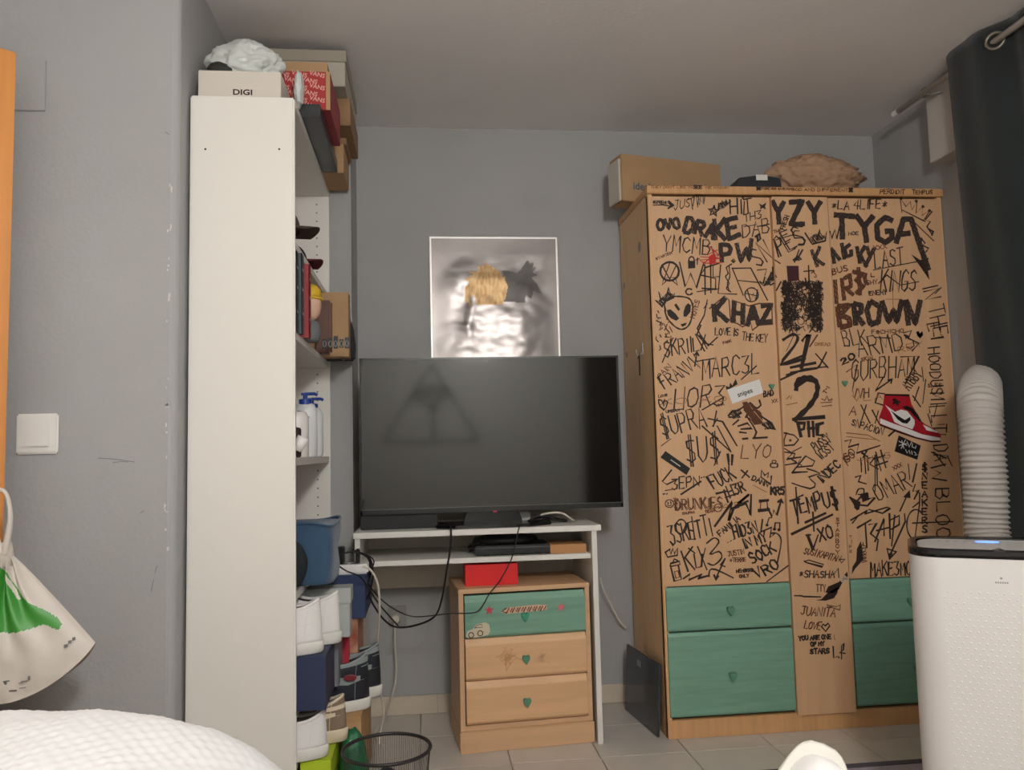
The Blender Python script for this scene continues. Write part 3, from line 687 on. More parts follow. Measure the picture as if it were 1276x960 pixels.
build('foil_sheet', MB().grid(foil, 150, 220, mi=pm), [FS, mat('foil_gold_print', (158, 134, 100), .42, .7, var=.65, vscale=30, stretch=(3, 1, 1), var2=(140, 106, 66)), mat('foil_grey_print', (92, 88, 86), .45, .6, var=.3, vscale=14), mat('foil_border', (226, 222, 218), .4, .5)], po, world=True, smooth=True)

# leaning dark glass panel
a = fl_ = px(786, 882, 2, 0); b = px(818, 915, 2, 0)
gp = thing('glass_panel', 'dark grey glass panel leaning against the side of the wardrobe', 'panel', (0, 0, 0))
A0, B0 = Vector((.775, 3.20, 0)), Vector((.812, 2.875, 0))
h_ = pY(818, 829, B0.y).z; dn = Vector((.0, 0, 0)); th = Vector((.008, .001, 0)); tl = Vector((.016, 0, 0)); T1, T2 = Vector((0, 0, h_)), Vector((0, 0, h_))
vs = [A0, B0, B0+T1+tl, A0+T2+tl]; vs2 = [v-th for v in vs]
build('panel_sheet', MB().add(vs2+vs, [(0, 1, 2, 3), (7, 6, 5, 4), (0, 4, 5, 1), (1, 5, 6, 2), (2, 6, 7, 3), (3, 7, 4, 0)]), mat('smoky_glass', (62, 66, 74), .15, spec=.7), gp, bevel=.0015)
q = vs2[0]+(vs2[1]-vs2[0])*.36+(T1+tl)*.88; e1 = (vs2[1]-vs2[0])*.13; e2 = (T1+tl)*-.09; o_ = -th*.15
build('label', MB().add([q+o_, q+e1+o_, q+e1+e2+o_, q+e2+o_], [(0, 1, 2, 3)]), mat('label_grey', (140, 142, 146), .6), gp)

# cables under the desk
def cable(name, label, pts, r, m, cat='cable'):
    P = [pY(*q) for q in pts]; o = build(name, MB().tube(P, r, 8, smooth=8), m, smooth=True); tag(o, label, cat); return o
cable('power_cable', 'thick black cord hanging from the television over the desk front', [(549, 652, 2.93), (560, 655, 2.86), (562, 662, 2.835), (561, 685, 2.832), (556, 715, 2.84), (551, 745, 2.86), (542, 768, 2.88), (520, 779, 2.92), (495, 782, 2.95), (478, 772, 2.9), (462, 748, 2.80), (458, 730, 2.74), (462, 712, 2.70), (458, 695, 2.66), (440, 686, 2.60)], .0034, CORD)
cable('power_cable', 'thin black cord crossing the red box and the green drawer', [(668, 652, 2.90), (650, 655, 2.855), (646, 661, 2.835), (642, 680, 2.832), (636, 700, 2.83), (622, 725, 2.825), (610, 740, 2.80), (600, 757, 2.79), (590, 764, 2.79), (560, 765, 2.80), (520, 769, 2.82), (498, 763, 2.82), (478, 750, 2.80), (464, 735, 2.76), (458, 722, 2.72), (466, 700, 2.70), (452, 690, 2.66), (432, 688, 2.60)], .0022, CORD)
cable('power_cable', 'short black cord dropping behind the blue shoe box', [(426, 690, 2.58), (445, 688, 2.6), (460, 695, 2.62), (465, 712, 2.64), (462, 735, 2.66), (455, 752, 2.68), (450, 762, 2.70)], .0025, CORD)
cable('power_cable', 'black cord looping from the adapter over the power strip', [(420, 704, 2.56), (432, 712, 2.545), (447, 718, 2.56), (456, 728, 2.60), (470, 750, 2.7), (485, 768, 2.8), (496, 780, 2.86)], .0025, CORD)
cable('extension_cord', 'white extension cord hanging down from the power strip to the floor', [(452, 706, 2.54), (463, 712, 2.54), (471, 730, 2.56), (473, 760, 2.6), (471, 790, 2.66), (468, 820, 2.72), (472, 855, 2.78), (478, 885, 2.82), (474, 912, 2.68), (472, 928, 2.62)], .0036, WCORD)
cable('plug_cable', 'white cable from the wall socket down to the floor', [(492, 775, 3.24), (492, 800, 3.24), (494, 830, 3.22), (492, 855, 3.2), (484, 880, 3.1), (478, 900, 2.9), (466, 915, 2.75), (478, 930, 2.6)], .0036, WCORD)
cable('thin_cable', 'thin white cable running behind the desk to the wardrobe', [(748, 720, 3.24), (752, 735, 3.24), (762, 755, 3.25), (772, 774, 3.26), (780, 783, 3.27)], .0028, WCORD)
so = thing('wall_socket', 'square wall socket with a white plug under the desk', 'socket', pY(495, 768, YB))
build('plate', B(-.036, -.008, -.042, .036, 0, .042), mat('socket_grey', (150, 148, 144), .5), so, bevel=.003)
build('plug', MB().lathe([(.019, 0), (.019, .012), (.014, .03), (.006, .034)], n=18).xf(Matrix.Translation((-.004, -.008, -.006)) @ Matrix.Rotation(PI/2, 4, 'X')), WCORD, so)
jp = thing('blank_plate', 'faint grey blank plate on the wall right of the desk', 'wall plate', pY(770, 750, YB))
build('plate', B(-.03, -.004, -.045, .03, 0, .045), WALL, jp, bevel=.0015)
# power strip and adapter on the blue box
ps = thing('power_strip', 'white power strip lying on the blue shoe box', 'power strip', (-.250, 2.66, .6505), .05)
build('strip_body', B(-.055, -.035, 0, .062, .035, .030), WHITE_PL, ps, bevel=.005)
mb = MB()
for q in (-.02, .02): mb.lathe([(.017, .0302), (.015, .0306), (0, .0306)], cx=q, n=18)
build('socket_hole', mb, mat('socket_dark', (120, 118, 112), .6), ps)
ad = thing('power_adapter', 'black power adapter plugged into the white power strip', 'adapter', (-.283, 2.66, .6812)); build('adapter_body', B(-.02, -.022, 0, .02, .022, .055), BLACK_PL, ad, bevel=.004)
ad2 = thing('power_adapter', 'slim black plug standing in the power strip beside the adapter', 'adapter', (-.222, 2.66, .6812)); build('adapter_body', B(-.007, -.014, 0, .007, .014, .045), BLACK_PL, ad2, bevel=.003)

# ================================================================ WIRE BASKET
bn = thing('wire_basket', 'round black wire mesh waste basket standing on the floor by the shoes', 'waste basket', (-.112, 2.19, 0))
R1, R0, HB = .113, .086, .262
BM = mat('basket_black', (40, 36, 38), .45)
mb = MB(); mb.tube([(R1*math.cos(a*PI/24), R1*math.sin(a*PI/24), HB) for a in range(49)], .0048, 8, cap=False); build('rim', mb, BM, bn, smooth=True)
mb = MB(); mb.tube([(R0*math.cos(a*PI/24), R0*math.sin(a*PI/24), .006) for a in range(49)], .004, 6, cap=False); mb.lathe([(R0, .004), (0, .004)], n=48); build('base_ring', mb, BM, bn)
def wire(mb, p, q, r):
    p, q = Vector(p), Vector(q); t = (q-p).normalized(); u = Vector((-p.y, p.x, 0)).normalized()*r; n = t.cross(u)
    mb.add([p+u, p-u*.5+n*.86, p-u*.5-n*.86, q+u, q-u*.5+n*.86, q-u*.5-n*.86], [(0, 1, 4, 3), (1, 2, 5, 4), (2, 0, 3, 5)])
mb = MB(); NV = 110
for i in range(NV):
    a = 2*PI*i/NV; wire(mb, (R0*math.cos(a), R0*math.sin(a), .006), (R1*math.cos(a), R1*math.sin(a), HB), .00055)
for j in range(1, 44):
    f = j/44; r_ = R0+(R1-R0)*f; z = .006+(HB-.006)*f
    for i in range(40):
        a, a2 = 2*PI*i/40, 2*PI*(i+1)/40; wire(mb, (r_*math.cos(a), r_*math.sin(a), z), (r_*math.cos(a2), r_*math.sin(a2), z), .0005)
build('wire_mesh', mb, BM, bn, kind='stuff')
bl_ = blob('bin_bag', (-.108, 2.19, .105), (.082, .082, .10), mat('dark_bin_content', (34, 34, 44), .6), amp=.12, fr=2, seed=6, flat=.97)
tag(bl_, 'dark bundle of rubbish inside the wire basket', 'rubbish')

# ================================================================ WARDROBE
WX0, WX1, WY, WH = .836, 2.007, 2.852, 2.000
wr = thing('wardrobe', 'large beech wardrobe covered in black marker drawings, green drawers below', 'wardrobe', (WX0, WY, 0))
def wbx_(name, *a, m=WOODF, par=None, **k): return build(name, B(*a), m, par or wr, world=True, bevel=k.pop('bevel', .0012), **k)
side = wbx_('side_panel', WX0, WY, 0, WX0+.018, YB-.02, WH-.018, m=WOODS)
wbx_('side_panel', WX1-.018, WY, 0, WX1, YB-.02, WH-.018, m=WOODS)
corn = wbx_('top_panel', WX0-.004, WY-.016, WH-.030, WX1+.002, YB-.02, WH, bevel=.003)
wbx_('back_panel', WX0+.018, YB-.026, .06, WX1-.018, YB-.02, WH-.018, m=WOODS, bevel=0)
wbx_('plinth', WX0, WY-.006, 0, WX1, WY+.02, .064, bevel=.002)
wbx_('gap_shade_sheet', WX0+.018, WY+.022, .062, WX1-.018, WY+.028, WH-.02, m=EDGE, bevel=0)  # dark sheet behind doors and drawers, painted as the shade in their gaps
FYd = WY-.004           # front plane of doors
def dpt(x, y, Y=None): return pY(x, y, FYd if Y is None else Y)
D1L, D1R, D2R = .846, 1.309, 1.533
ZD, ZT = .530, 1.962
dl = wbx_('door', D1L, FYd, ZD, D1R, FYd+.018, ZT, m=WOODD, bevel=.001)
CY = FYd-.012
dc = wbx_('centre_panel', D1R+.003, CY, .058, D2R, CY+.026, ZT, m=WOODD, bevel=.001)
drr = wbx_('door', D2R+.008, FYd, ZD, WX1-.008, FYd+.018, ZT, m=WOODD, bevel=.001)
def drawer_(x0, x1, z0, z1, kx, kz):
    pr = [(FYd+.018, z0), (FYd+.018, z1), (FYd-.001, z1), (FYd-.006, z1-.012), (FYd-.006, z0+.008), (FYd-.001, z0)]
    d = build('drawer', MB().prism(pr, 0, x0, x1), GREEN, wr, world=True, bevel=.001)
    if kx is not None:
        pts = [(0, -.020), (.012, -.004), (.015, .006), (.012, .013), (.006, .014), (0, .009), (-.006, .014), (-.012, .013), (-.015, .006), (-.012, -.004)]
        build('knob', MB().prism([(kx+p[0], kz+p[1]) for p in pts], 1, FYd-.022, FYd-.005), GREEN2, d, world=True, bevel=.002)
    return d
p1, p2, p3, p4 = dpt(909, 760), dpt(912, 842), dpt(1133, 749), dpt(1140, 832)
drawer_(D1L, D1R, .372, .526, p1.x, p1.z); drawer_(D1L, D1R, .074, .366, p2.x, p2.z)
drawer_(D2R+.008, WX1-.008, .372, .526, p3.x, p3.z); drawer_(D2R+.008, WX1-.008, .074, .366, p4.x, p4.z)
for (x, y, d, Y) in ((961, 482, dl, FYd), (1052, 478, drr, FYd)):
    p = dpt(x, y); pts = [(0, -.013), (.011, .003), (.009, .009), (.004, .009), (0, .006), (-.004, .009), (-.009, .009), (-.011, .003)]
    build('knob', MB().prism([(p.x+q[0], p.z+q[1]) for q in pts], 1, Y-.010, Y+.001), GREEN2, d, world=True, bevel=.001)
wbx_('corner_stile', WX0, WY-.002, .062, D1L-.004, WY+.02, ZT+.004)
# holes and a hook on the side
mb = MB()
for (x, y, r) in ((797, 308, .016), (774, 360, .011), (775, 445, .010)):
    p = px(x, y, 0, WX0); p.y = min(p.y, 3.235); mb.lathe([(r, 0), (r, .0015), (r*.7, .002), (0, .002)], n=16); n = 64; mb.v[-n:] = [(WX0-v[2], p.y+v[0], p.z+v[1]*1.3) for v in mb.v[-n:]]
build('cap_disc', mb, mat('grey_plug', (150, 140, 126), .6), side, world=True)
p = px(801, 440, 0, WX0); mb = MB()
mb.box(WX0-.004, p.y-.008, p.z-.005, WX0, p.y+.008, p.z+.038)
mb.tube([(WX0-.004, p.y, p.z), (WX0-.022, p.y, p.z-.012), (WX0-.026, p.y, p.z+.010)], .003, 6)
build('hook', mb, mat('clear_hook', (176, 170, 160), .3), side, world=True)
kr = thing('key_chain', 'small dark key chain hanging from the hook on the wardrobe side', 'key chain', (WX0-.016, p.y, p.z-.012))
mb = MB(); mb.tube([(0, 0, .004), (.003, .006, -.02), (0, -.004, -.045), (.002, .003, -.075)], .003, 6, smooth=4); mb.tube([(0, .02, -.006), (.0, 0, 0), (0, -.018, .008)], .002, 5); build('chain', mb, CORD, kr)

# ---------------------------------------------------------------- marker drawings (thin ink ribbons on the panels)
FONT = {
 'A': ['0,0 2,6 4,0', '.8,2.4 3.2,2.4'], 'B': ['0,0 0,6 2.6,6 3.4,4.8 2.4,3.3 0,3.1', '2.4,3.3 3.8,1.8 2.8,0 0,0'], 'C': ['3.8,5 2.4,6 .8,5.4 0,3 .8,.6 2.4,0 3.8,1'],
 'D': ['0,0 0,6 2,6 3.8,4.4 3.8,1.8 2,0 0,0'], 'E': ['3.6,6 0,6 0,0 3.6,0', '0,3.1 2.8,3.1'], 'F': ['3.6,6 0,6 0,0', '0,3.1 2.8,3.1'], 'G': ['3.8,5 2.2,6 .6,5.2 0,3 .6,.8 2.2,0 3.8,.8 3.8,2.8 2.2,2.8'],
 'H': ['0,0 0,6', '4,0 4,6', '0,3 4,3'], 'I': ['1,0 1,6'], 'J': ['.4,6 3.6,6', '2.6,6 2.6,1 1.4,0 .2,1.2'], 'K': ['0,0 0,6', '3.8,6 0,2.6', '1.2,3.6 4,0'], 'L': ['0,6 0,0 3.6,0'], 'M': ['0,0 .3,6 2,2 3.7,6 4,0'],
 'N': ['0,0 0,6 4,0 4,6'], 'O': ['2,6 .4,5 0,3 .5,.8 2,0 3.6,1 4,3 3.5,5.2 2,6'], 'P': ['0,0 0,6 2.8,6 3.7,4.6 2.8,3 0,2.8'], 'Q': ['2,6 .4,5 0,3 .5,.8 2,0 3.6,1 4,3 3.5,5.2 2,6', '2.4,1.8 4.2,-.6'],
 'R': ['0,0 0,6 2.8,6 3.7,4.6 2.8,3.2 0,3', '1.6,3 4,0'], 'S': ['3.7,5.2 2.2,6 .5,5.2 .5,3.8 3.4,2.3 3.6,.9 2,0 .1,.9'], 'T': ['0,6 4,6', '2,6 2,0'], 'U': ['0,6 .1,1.4 1.6,0 3.2,.6 4,2 4,6'], 'V': ['0,6 2,0 4,6'],
 'W': ['0,6 .9,0 2,4 3.1,0 4,6'], 'X': ['0,0 4,6', '0,6 4,0'], 'Y': ['0,6 2,3 4,6', '2,3 2,0'], 'Z': ['0,6 4,6 0,0 4,0'], '0': ['2,6 .4,5 0,3 .5,.8 2,0 3.6,1 4,3 3.5,5.2 2,6'], '1': ['.6,4.6 2,6 2,0'],
 '2': ['.2,4.8 1.6,6 3.4,5.2 3.4,3.8 0,0 4,0'], '3': ['.2,6 3.6,6 1.6,3.6 3.6,2.6 3.4,.6 1.6,0 .1,.8'], '4': ['3,0 3,6 0,2 4,2'], '5': ['3.6,6 .6,6 .4,3.6 2.8,3.6 3.7,2 2.6,0 .2,.4'], '6': ['3.4,6 .8,3.6 .2,1.4 1.8,0 3.6,1.4 2.4,3 .4,2.2'], '7': ['0,6 4,6 1.4,0'],
 '8': ['2,3.2 .4,4.6 2,6 3.6,4.6 2,3.2 .1,1.6 2,0 3.9,1.6 2,3.2'], '9': ['3.6,4.4 1.8,3 .4,4.4 2,6 3.6,4.6 3,0'],
 '$': ['3.7,5.2 2.2,5.8 .5,5.2 .5,3.8 3.4,2.3 3.6,.9 2,.2 .1,.9', '1.7,7 1.7,-1', '2.6,7 2.6,-1'], '!': ['1,6 1,2', '1,.6 1,0'], '.': ['.4,0 .8,.3'], "'": ['.6,6 .4,4.6'], '*': ['2,4.6 2,1.4', '.6,4 3.4,2', '.6,2 3.4,4'], '-': ['.6,3 3.4,3'],
 '@': ['3,3 2,4 1,3 2,2 3,3 3.4,2 4,3 3.4,5 2,6 .2,4.6 0,2.4 1.2,.4 3.2,.2'], '+': ['2,1 2,5', '0,3 4,3'], '?': ['.2,4.8 1.6,6 3.4,5.2 3.2,3.8 2,2.4', '2,.6 2,0'], '#': ['1,0 1.6,6', '2.8,0 3.4,6', '0,2 4.2,2', '0,4 4.2,4'], '&': ['4,0 .8,4.6 2,6 3,4.8 .4,1.6 1.6,0 3.8,2.2'], ',': ['.8,.3 .4,-.8'],
}
ADV = {'I': 2.4, '1': 3.4, '!': 2.2, '.': 1.8, "'": 1.8, ' ': 2.6, ',': 1.8}
CR = {'A': (800, 220, 4.8), 'B': (980, 220, 4.8), 'C': (800, 400, 5.333), 'D': (980, 400, 5.335), 'E': (800, 560, 5.333), 'F': (970, 560, 5.3167), 'G': (960, 700, 4.8), 'H': (800, 225, 6.716), 'I': (980, 225, 6.38)}
SURF = {}     # ink mesh per (panel, ink)
def plane_of(X):
    return 'c' if D1R+.003 < X < D2R else ('l' if X <= D1R+.003 else 'r')
rg = random.Random(5)
cnt = [0]
def ribbon(pts, w, ink, top=False, closed=False):
    """pts: photo coordinates, w: width in photo px"""
    if len(pts) < 2: return
    Q = [dpt(*p) for p in pts]; mid = sum((q.x for q in Q))/len(Q)
    pn = 't' if top else plane_of(mid)
    Y = {'t': WY-.016, 'c': CY, 'l': FYd, 'r': FYd}[pn]
    Q = [pY(p[0], p[1], Y) for p in pts]; cnt[0] += 1
    lim = {'l': (D1L+.002, D1R-.001), 'c': (D1R+.004, D2R-.001), 'r': (D2R+.010, WX1-.010), 't': (WX0, WX1)}[pn]
    Yo = Y-.00025-(cnt[0] % 40)*.000006
    P2 = [Vector((min(max(q.x, lim[0]), lim[1]), q.z)) for q in Q]
    ww = w*(1.28 if w < 2.6 else 1)*.00293/2; mb = SURF.setdefault((pn, ink), MB()); n = len(P2); L_, R_ = [], []
    for i in range(n):
        a, b = P2[max(i-1, 0)], P2[min(i+1, n-1)]; t = (b-a)
        if t.length < 1e-7: t = Vector((1, 0))
        t.normalize(); nn = Vector((-t.y, t.x))
        if 0 < i < n-1:
            t1 = (P2[i]-P2[i-1]); t1 = t1.normalized() if t1.length > 1e-7 else t
            k_ = min(1.6, 1/max(.5, abs(nn.dot(Vector((-t1.y, t1.x))))))
        else: k_ = 1
        e = ww*k_*(1+.18*math.sin(i*1.7+cnt[0])); L_.append(P2[i]+nn*e); R_.append(P2[i]-nn*e)
    if not closed:
        t = (P2[0]-P2[1]).normalized()*ww if (P2[0]-P2[1]).length > 1e-7 else Vector((0, 0)); L_[0] += t; R_[0] += t
        t = (P2[-1]-P2[-2]).normalized()*ww if (P2[-1]-P2[-2]).length > 1e-7 else Vector((0, 0)); L_[-1] += t; R_[-1] += t
    vs = [(v.x, Yo, v.y) for v in L_]+[(v.x, Yo, v.y) for v in R_]
    mb.add(vs, [(n+i, n+i+1, i+1, i) for i in range(n-1)])
def dens(pts, step=2.0):
    out = []
    for (a, b) in zip(pts, pts[1:]):
        d = math.dist(a, b); m = max(1, int(d/step))
        for j in range(m): out.append((a[0]+(b[0]-a[0])*j/m, a[1]+(b[1]-a[1])*j/m))
    out.append(pts[-1]); return out
def heavy(pts, w, ink):
    """a thick letter stroke filled in by hand: dense zigzag hatching plus an outline"""
    D = dens(pts, 1.6); N = len(D)
    nl = max(3, int(w/.85)); nrm = []
    for i in range(N):
        a, b = D[max(i-1, 0)], D[min(i+1, N-1)]; dx, dy = b[0]-a[0], b[1]-a[1]; l = math.hypot(dx, dy) or 1; nrm.append((-dy/l, dx/l))
    for j in range(nl):
        f = (j/(nl-1)-.5)*w*.84; ph = rg.uniform(0, 6)
        q = [(D[i][0]+nrm[i][0]*(f+.2*math.sin(i*.9+ph)), D[i][1]+nrm[i][1]*(f+.2*math.sin(i*.9+ph))) for i in range(N)]
        ribbon(q, .95, 'g' if ink == 'k' and j % 3 else ink)
def P(cr, s, w=1.1, ink='k', close=False, hv=0, sm=0, top=False):
    ox, oy, sc_ = CR[cr] if cr else (0, 0, 1)
    pts = [tuple(float(q) for q in t.split(',')) for t in s.split()]
    pts = [(ox+x/sc_, oy+y/sc_) for x, y in pts]
    if close: pts.append(pts[0])
    if sm: V_ = spline([Vector((a, b, 0)) for a, b in pts], sm); pts = [(v.x, v.y) for v in V_]
    if hv: heavy(pts, hv, ink)
    else: ribbon(pts, w, ink, top)
def W(cr, s, x0, y0, x1, y1, h, w=1.0, ink='k', slant=0, hv=0, jit=.25, top=False, vert=None):
    """text s with its baseline from (x0,y0) to (x1,y1) and cap height h, in the crop's coordinates"""
    ox, oy, sc_ = CR[cr] if cr else (0, 0, 1)
    x0, y0, x1, y1, h = ox+x0/sc_, oy+y0/sc_, ox+x1/sc_, oy+y1/sc_, h/sc_
    tot = sum(ADV.get(c, 5.2) for c in s)-1.2; Ln = math.hypot(x1-x0, y1-y0); ux, uy = (x1-x0)/Ln, (y1-y0)/Ln; vx, vy = uy, -ux
    kx, ky = Ln/tot, h/6; cur = 0
    for c in s:
        sc2 = rg.uniform(.9, 1.1); dy = rg.uniform(-.3, .3)
        for st in FONT.get(c, []):
            pts = []
            for t in st.split():
                a, b = (float(q) for q in t.split(',')); a += rg.uniform(-jit, jit)*.6; b = b*sc2+dy+rg.uniform(-jit, jit)
                X_, Y_ = (cur+a)*kx+b*ky*slant, b*ky
                pts.append((x0+ux*X_+vx*Y_, y0+uy*X_+vy*Y_))
            if hv: heavy(pts, hv, ink)
            else: ribbon(pts, w, ink, top)
        cur += ADV.get(c, 5.2)
def CIR(cr, x, y, rx, ry=None, w=1.0, ink='k', a0=0, a1=2*PI, n=16):
    ry = ry or rx; P(cr, ' '.join('%f,%f' % (x+rx*math.cos(a0+(a1-a0)*i/n), y+ry*math.sin(a0+(a1-a0)*i/n)) for i in range(n+1)), w, ink)
def FILL(cr, s, ink='k', off=.0004, mt=None):
    ox, oy, sc_ = CR[cr] if cr else (0, 0, 1); pts = [tuple(float(q) for q in t.split(',')) for t in s.split()]
    pts = [(ox+x/sc_, oy+y/sc_) for x, y in pts]; q0 = [dpt(*p) for p in pts]; pn = plane_of(sum(q.x for q in q0)/len(q0))
    Y = CY if pn == 'c' else FYd; Q = [pY(p[0], p[1], Y) for p in pts]
    cnt[0] += 1; SURF.setdefault((pn, ink), MB()).add([(q.x, Y-off, q.z) for q in Q], [tuple(range(len(Q)))])
def STAR(cr, x, y, r, rot=0, w=1, fill=False, ink='k'):
    pt = ' '.join('%f,%f' % (x+(r if i % 2 == 0 else r*.42)*math.sin(i*PI/5+rot), y-(r if i % 2 == 0 else r*.42)*math.cos(i*PI/5+rot)) for i in range(10))
    (FILL(cr, pt, ink) if fill else P(cr, pt, w, ink, close=True))
def HATCH(cr, s, step=5, w=.9, ink='k', ang=.9):
    """hatch a polygon with hand strokes"""
    pts = [tuple(float(q) for q in t.split(',')) for t in s.split()]
    ca, sa = math.cos(ang), math.sin(ang); R2 = [(x*ca+y*sa, -x*sa+y*ca) for x, y in pts]
    ys = [p[1] for p in R2]; y = min(ys)+step/2
    while y < max(ys):
        xs = []
        for (a, b) in zip(R2, R2[1:]+R2[:1]):
            if (a[1] > y) != (b[1] > y): xs.append(a[0]+(b[0]-a[0])*(y-a[1])/(b[1]-a[1]))
        xs.sort()
        for a, b in zip(xs[::2], xs[1::2]):
            j = rg.uniform(-step*.4, step*.4); p = [(a, y), ((a+b)/2, y+j), (b, y+j*.5)]
            P(cr, ' '.join('%f,%f' % (q[0]*ca-q[1]*sa, q[0]*sa+q[1]*ca) for q in p), w, ink)
        y += step*rg.uniform(.7, 1.3)

# --- top rail
W('H', "THEY DON'T LIKE TO", 75, 66, 425, 66, 20, .7, 'f', top=True); W('H', "SEE", 432, 69, 500, 69, 28, 1.1, 'k', top=True); W('H', "ME WINNIN", 535, 68, 720, 70, 18, .7, 'f', top=True)
P('H', '965,60 985,75', 2.2, top=True); P('H', '985,60 965,76', 2.2, top=True); W('H', "FOREVER GIVENCHY", 1000, 76, 1270, 80, 18, .7, 'b', top=True)
W('I', "GOD AND DIFFERENT", 40, 80, 490, 88, 20, .7, 'b', top=True); P('I', '502,66 520,86', 2.2, top=True); P('I', '520,66 502,86', 2.2, top=True)
W('I', "PERDIDIT", 745, 104, 940, 108, 32, .9, 'k', top=True); W('I', "TEMPUS", 1000, 107, 1160, 110, 30, .9, 'k', top=True)
# --- left door, upper part (A)
W('A', 'SUPREME', 66, 160, 150, 166, 16, .9); P('A', '66,172 120,170 180,180'); P('A', '160,150 186,172 158,190', 2.0); P('A', '165,160 180,176', 2.4)
W('A', 'JUSTIN', 190, 200, 370, 160, 52, .9, slant=.35); W('A', 'TN', 285, 205, 370, 165, 60, 1.0, slant=.3)
STAR('A', 428, 208, 32, .1, 1.6); HATCH('A', '405,200 428,185 455,205 430,225', 8)
P('A', '455,200 460,160 478,185 480,145 496,175 505,140 508,170 528,150', 1.6); HATCH('A', '460,195 465,160 500,150 525,155 485,190', 7, 1.1)
W('A', 'HIT', 530, 228, 655, 215, 84, 1.6, slant=.05); P('A', '612,150 608,225', 1.4); STAR('A', 603, 128, 12, 0, fill=True)
FILL('A', '697,160 718,172 745,155 735,180 742,198 720,188 705,200 708,180')
W('A', 'TH3', 610, 272, 715, 250, 44, 1.1, slant=.15); W('A', 'DAB', 602, 362, 765, 335, 78, 1.2, slant=.1); P('A', '690,300 760,285', 1.1); P('A', '610,300 680,290', .8)
P('A', '680,360 700,345 708,372 693,388 690,362', 2.2); 
W('A', 'OVO', 95, 322, 225, 308, 66, hv=3.4); W('A', 'DRA', 250, 328, 425, 372, 88, hv=5); P('A', '432,255 440,380', hv=5); P('A', '500,250 445,320 500,380', hv=6); P('A', '570,245 505,262 520,375 590,345', hv=6); P('A', '512,312 565,300', hv=5)
W('A', 'YMCMB', 120, 448, 405, 470, 92, 1.3); P('A', '415,420 430,470 460,470', .9); W('A', 'STARTER', 85, 500, 180, 462, 14, .7, 'b')
W('A', 'P', 478, 515, 545, 515, 110, hv=5.4, slant=-.1); P('A', '565,400 590,508 625,430 640,500 655,372', hv=5); P('A', '540,500 552,512', hv=4)
FILL('A', '274,505 318,505 318,548 276,552'); CIR('A', 296, 502, 16, 22, 1.4, a0=PI, a1=2*PI); P('A', '332,490 330,525', 1.2); P('A', '322,500 342,492', 1)
for (p_) in ('345,500 370,520 410,485 400,520 440,500', '350,480 470,490', '425,440 440,490 460,470', '405,420 460,470'): P('A', p_, 1.0, 'r')
FILL('A', '398,480 425,462 444,480 440,520 412,528 400,512', 'r'); P('A', '368,520 480,515', 1, 'r'); P('A', '355,500 480,490', .9, 'r'); P('A', '390,470 450,440', 1, 'r')
CIR('A', 165, 568, 58, 58, 1.4); CIR('A', 165, 568, 52, 52, .9); P('A', '120,530 165,615 205,530', 1.4); P('A', '165,520 135,605 200,605', 1); P('A', '130,610 120,650 150,620', 1.2); P('A', '200,610 212,650 180,622', 1.2)
P('A', '225,515 258,660 290,580 325,668 370,515', 1.6); P('A', '460,520 380,545 350,590 440,610 440,675 360,670', 1.4); P('A', '375,530 378,705', 1.4); P('A', '410,520 412,695', 1.4); P('A', '470,530 455,700 565,705', 1.3); P('A', '330,690 460,672', 1.2); P('A', '425,530 425,600 460,600', 1)
CIR('A', 282, 690, 20, 18, 1.6, a0=.6, a1=5.4)
P('A', '535,525 505,545 515,580 500,600 520,640 505,670 530,690', 1.3, sm=4); P('A', '520,535 525,600 510,640 520,680', 1.2, sm=3)
P('A', '540,550 650,548 750,740', 1.4); P('A', '540,550 605,710', 1.4); P('A', '572,622 700,635', 1.2); CIR('A', 655, 708, 40, 42, 1.3); P('A', '630,680 650,745 665,700 680,742 690,680', 1.1); P('A', '622,700 690,715', .9)
P('A', '705,630 725,640 735,600 755,625 775,570 785,610 800,540 812,600 730,655 710,640', 1.5); HATCH('A', '730,650 760,600 780,580 808,600 750,650', 7, 1.2); P('A', '690,560 745,555 735,590', 1.1); P('A', '760,680 830,632', 1.8); P('A', '740,630 770,650 800,640', 1.6)
# alien
P('A', '140,800 135,760 165,725 220,718 280,730 302,770 300,830 280,890 240,915 200,900 160,860 140,820 138,790', 1.6, sm=4)
FILL('A', '148,800 170,795 200,820 222,850 205,864 175,850 155,830'); FILL('A', '260,775 275,758 292,770 290,810 265,840 248,838 248,810'); FILL('A', '192,768 205,760 228,795 218,805 202,785'); FILL('A', '230,885 268,874 262,890 240,900')
P('A', '120,780 80,740 118,760 100,690 140,740 160,665 175,720 195,700 190,725 135,750 120,780', 1.4); HATCH('A', '100,745 130,720 160,690 190,715 140,750 120,775', 7, 1.2)
W('A', 'MOVES', 315, 850, 345, 745, 30, .9, 'b'); P('A', '390,740 372,830 330,910 350,950', 1.3); P('A', '370,790 390,760', 1)
# KHAZ block letters
for s_ in ('428,765 436,868', '498,728 440,800', '445,805 515,868', '552,748 545,875', '604,760 602,885', '545,815 604,822', '628,895 662,775', '662,775 700,890', '640,848 692,845', '712,775 772,768 715,872 780,868'): P('A', s_, hv=6)
P('A', '405,790 495,715 520,740 530,870 570,880 600,900 650,875 660,920 700,890 780,885 775,760 700,760 640,775 540,740', 1.2, 'b')
# small scribbles at left margin
for i in range(16):
    x, y = rg.uniform(80, 175), rg.uniform(800, 1040); P('A', '%f,%f %f,%f %f,%f' % (x, y, x+rg.uniform(-18, 18), y+rg.uniform(8, 26), x+rg.uniform(-8, 25), y+rg.uniform(4, 30)), 1.1, 'k' if i % 3 else 'b')
P('A', '130,880 150,920', 1, 'b'); P('A', '150,885 135,920', 1, 'b'); P('A', '165,900 180,930', 1, 'b')
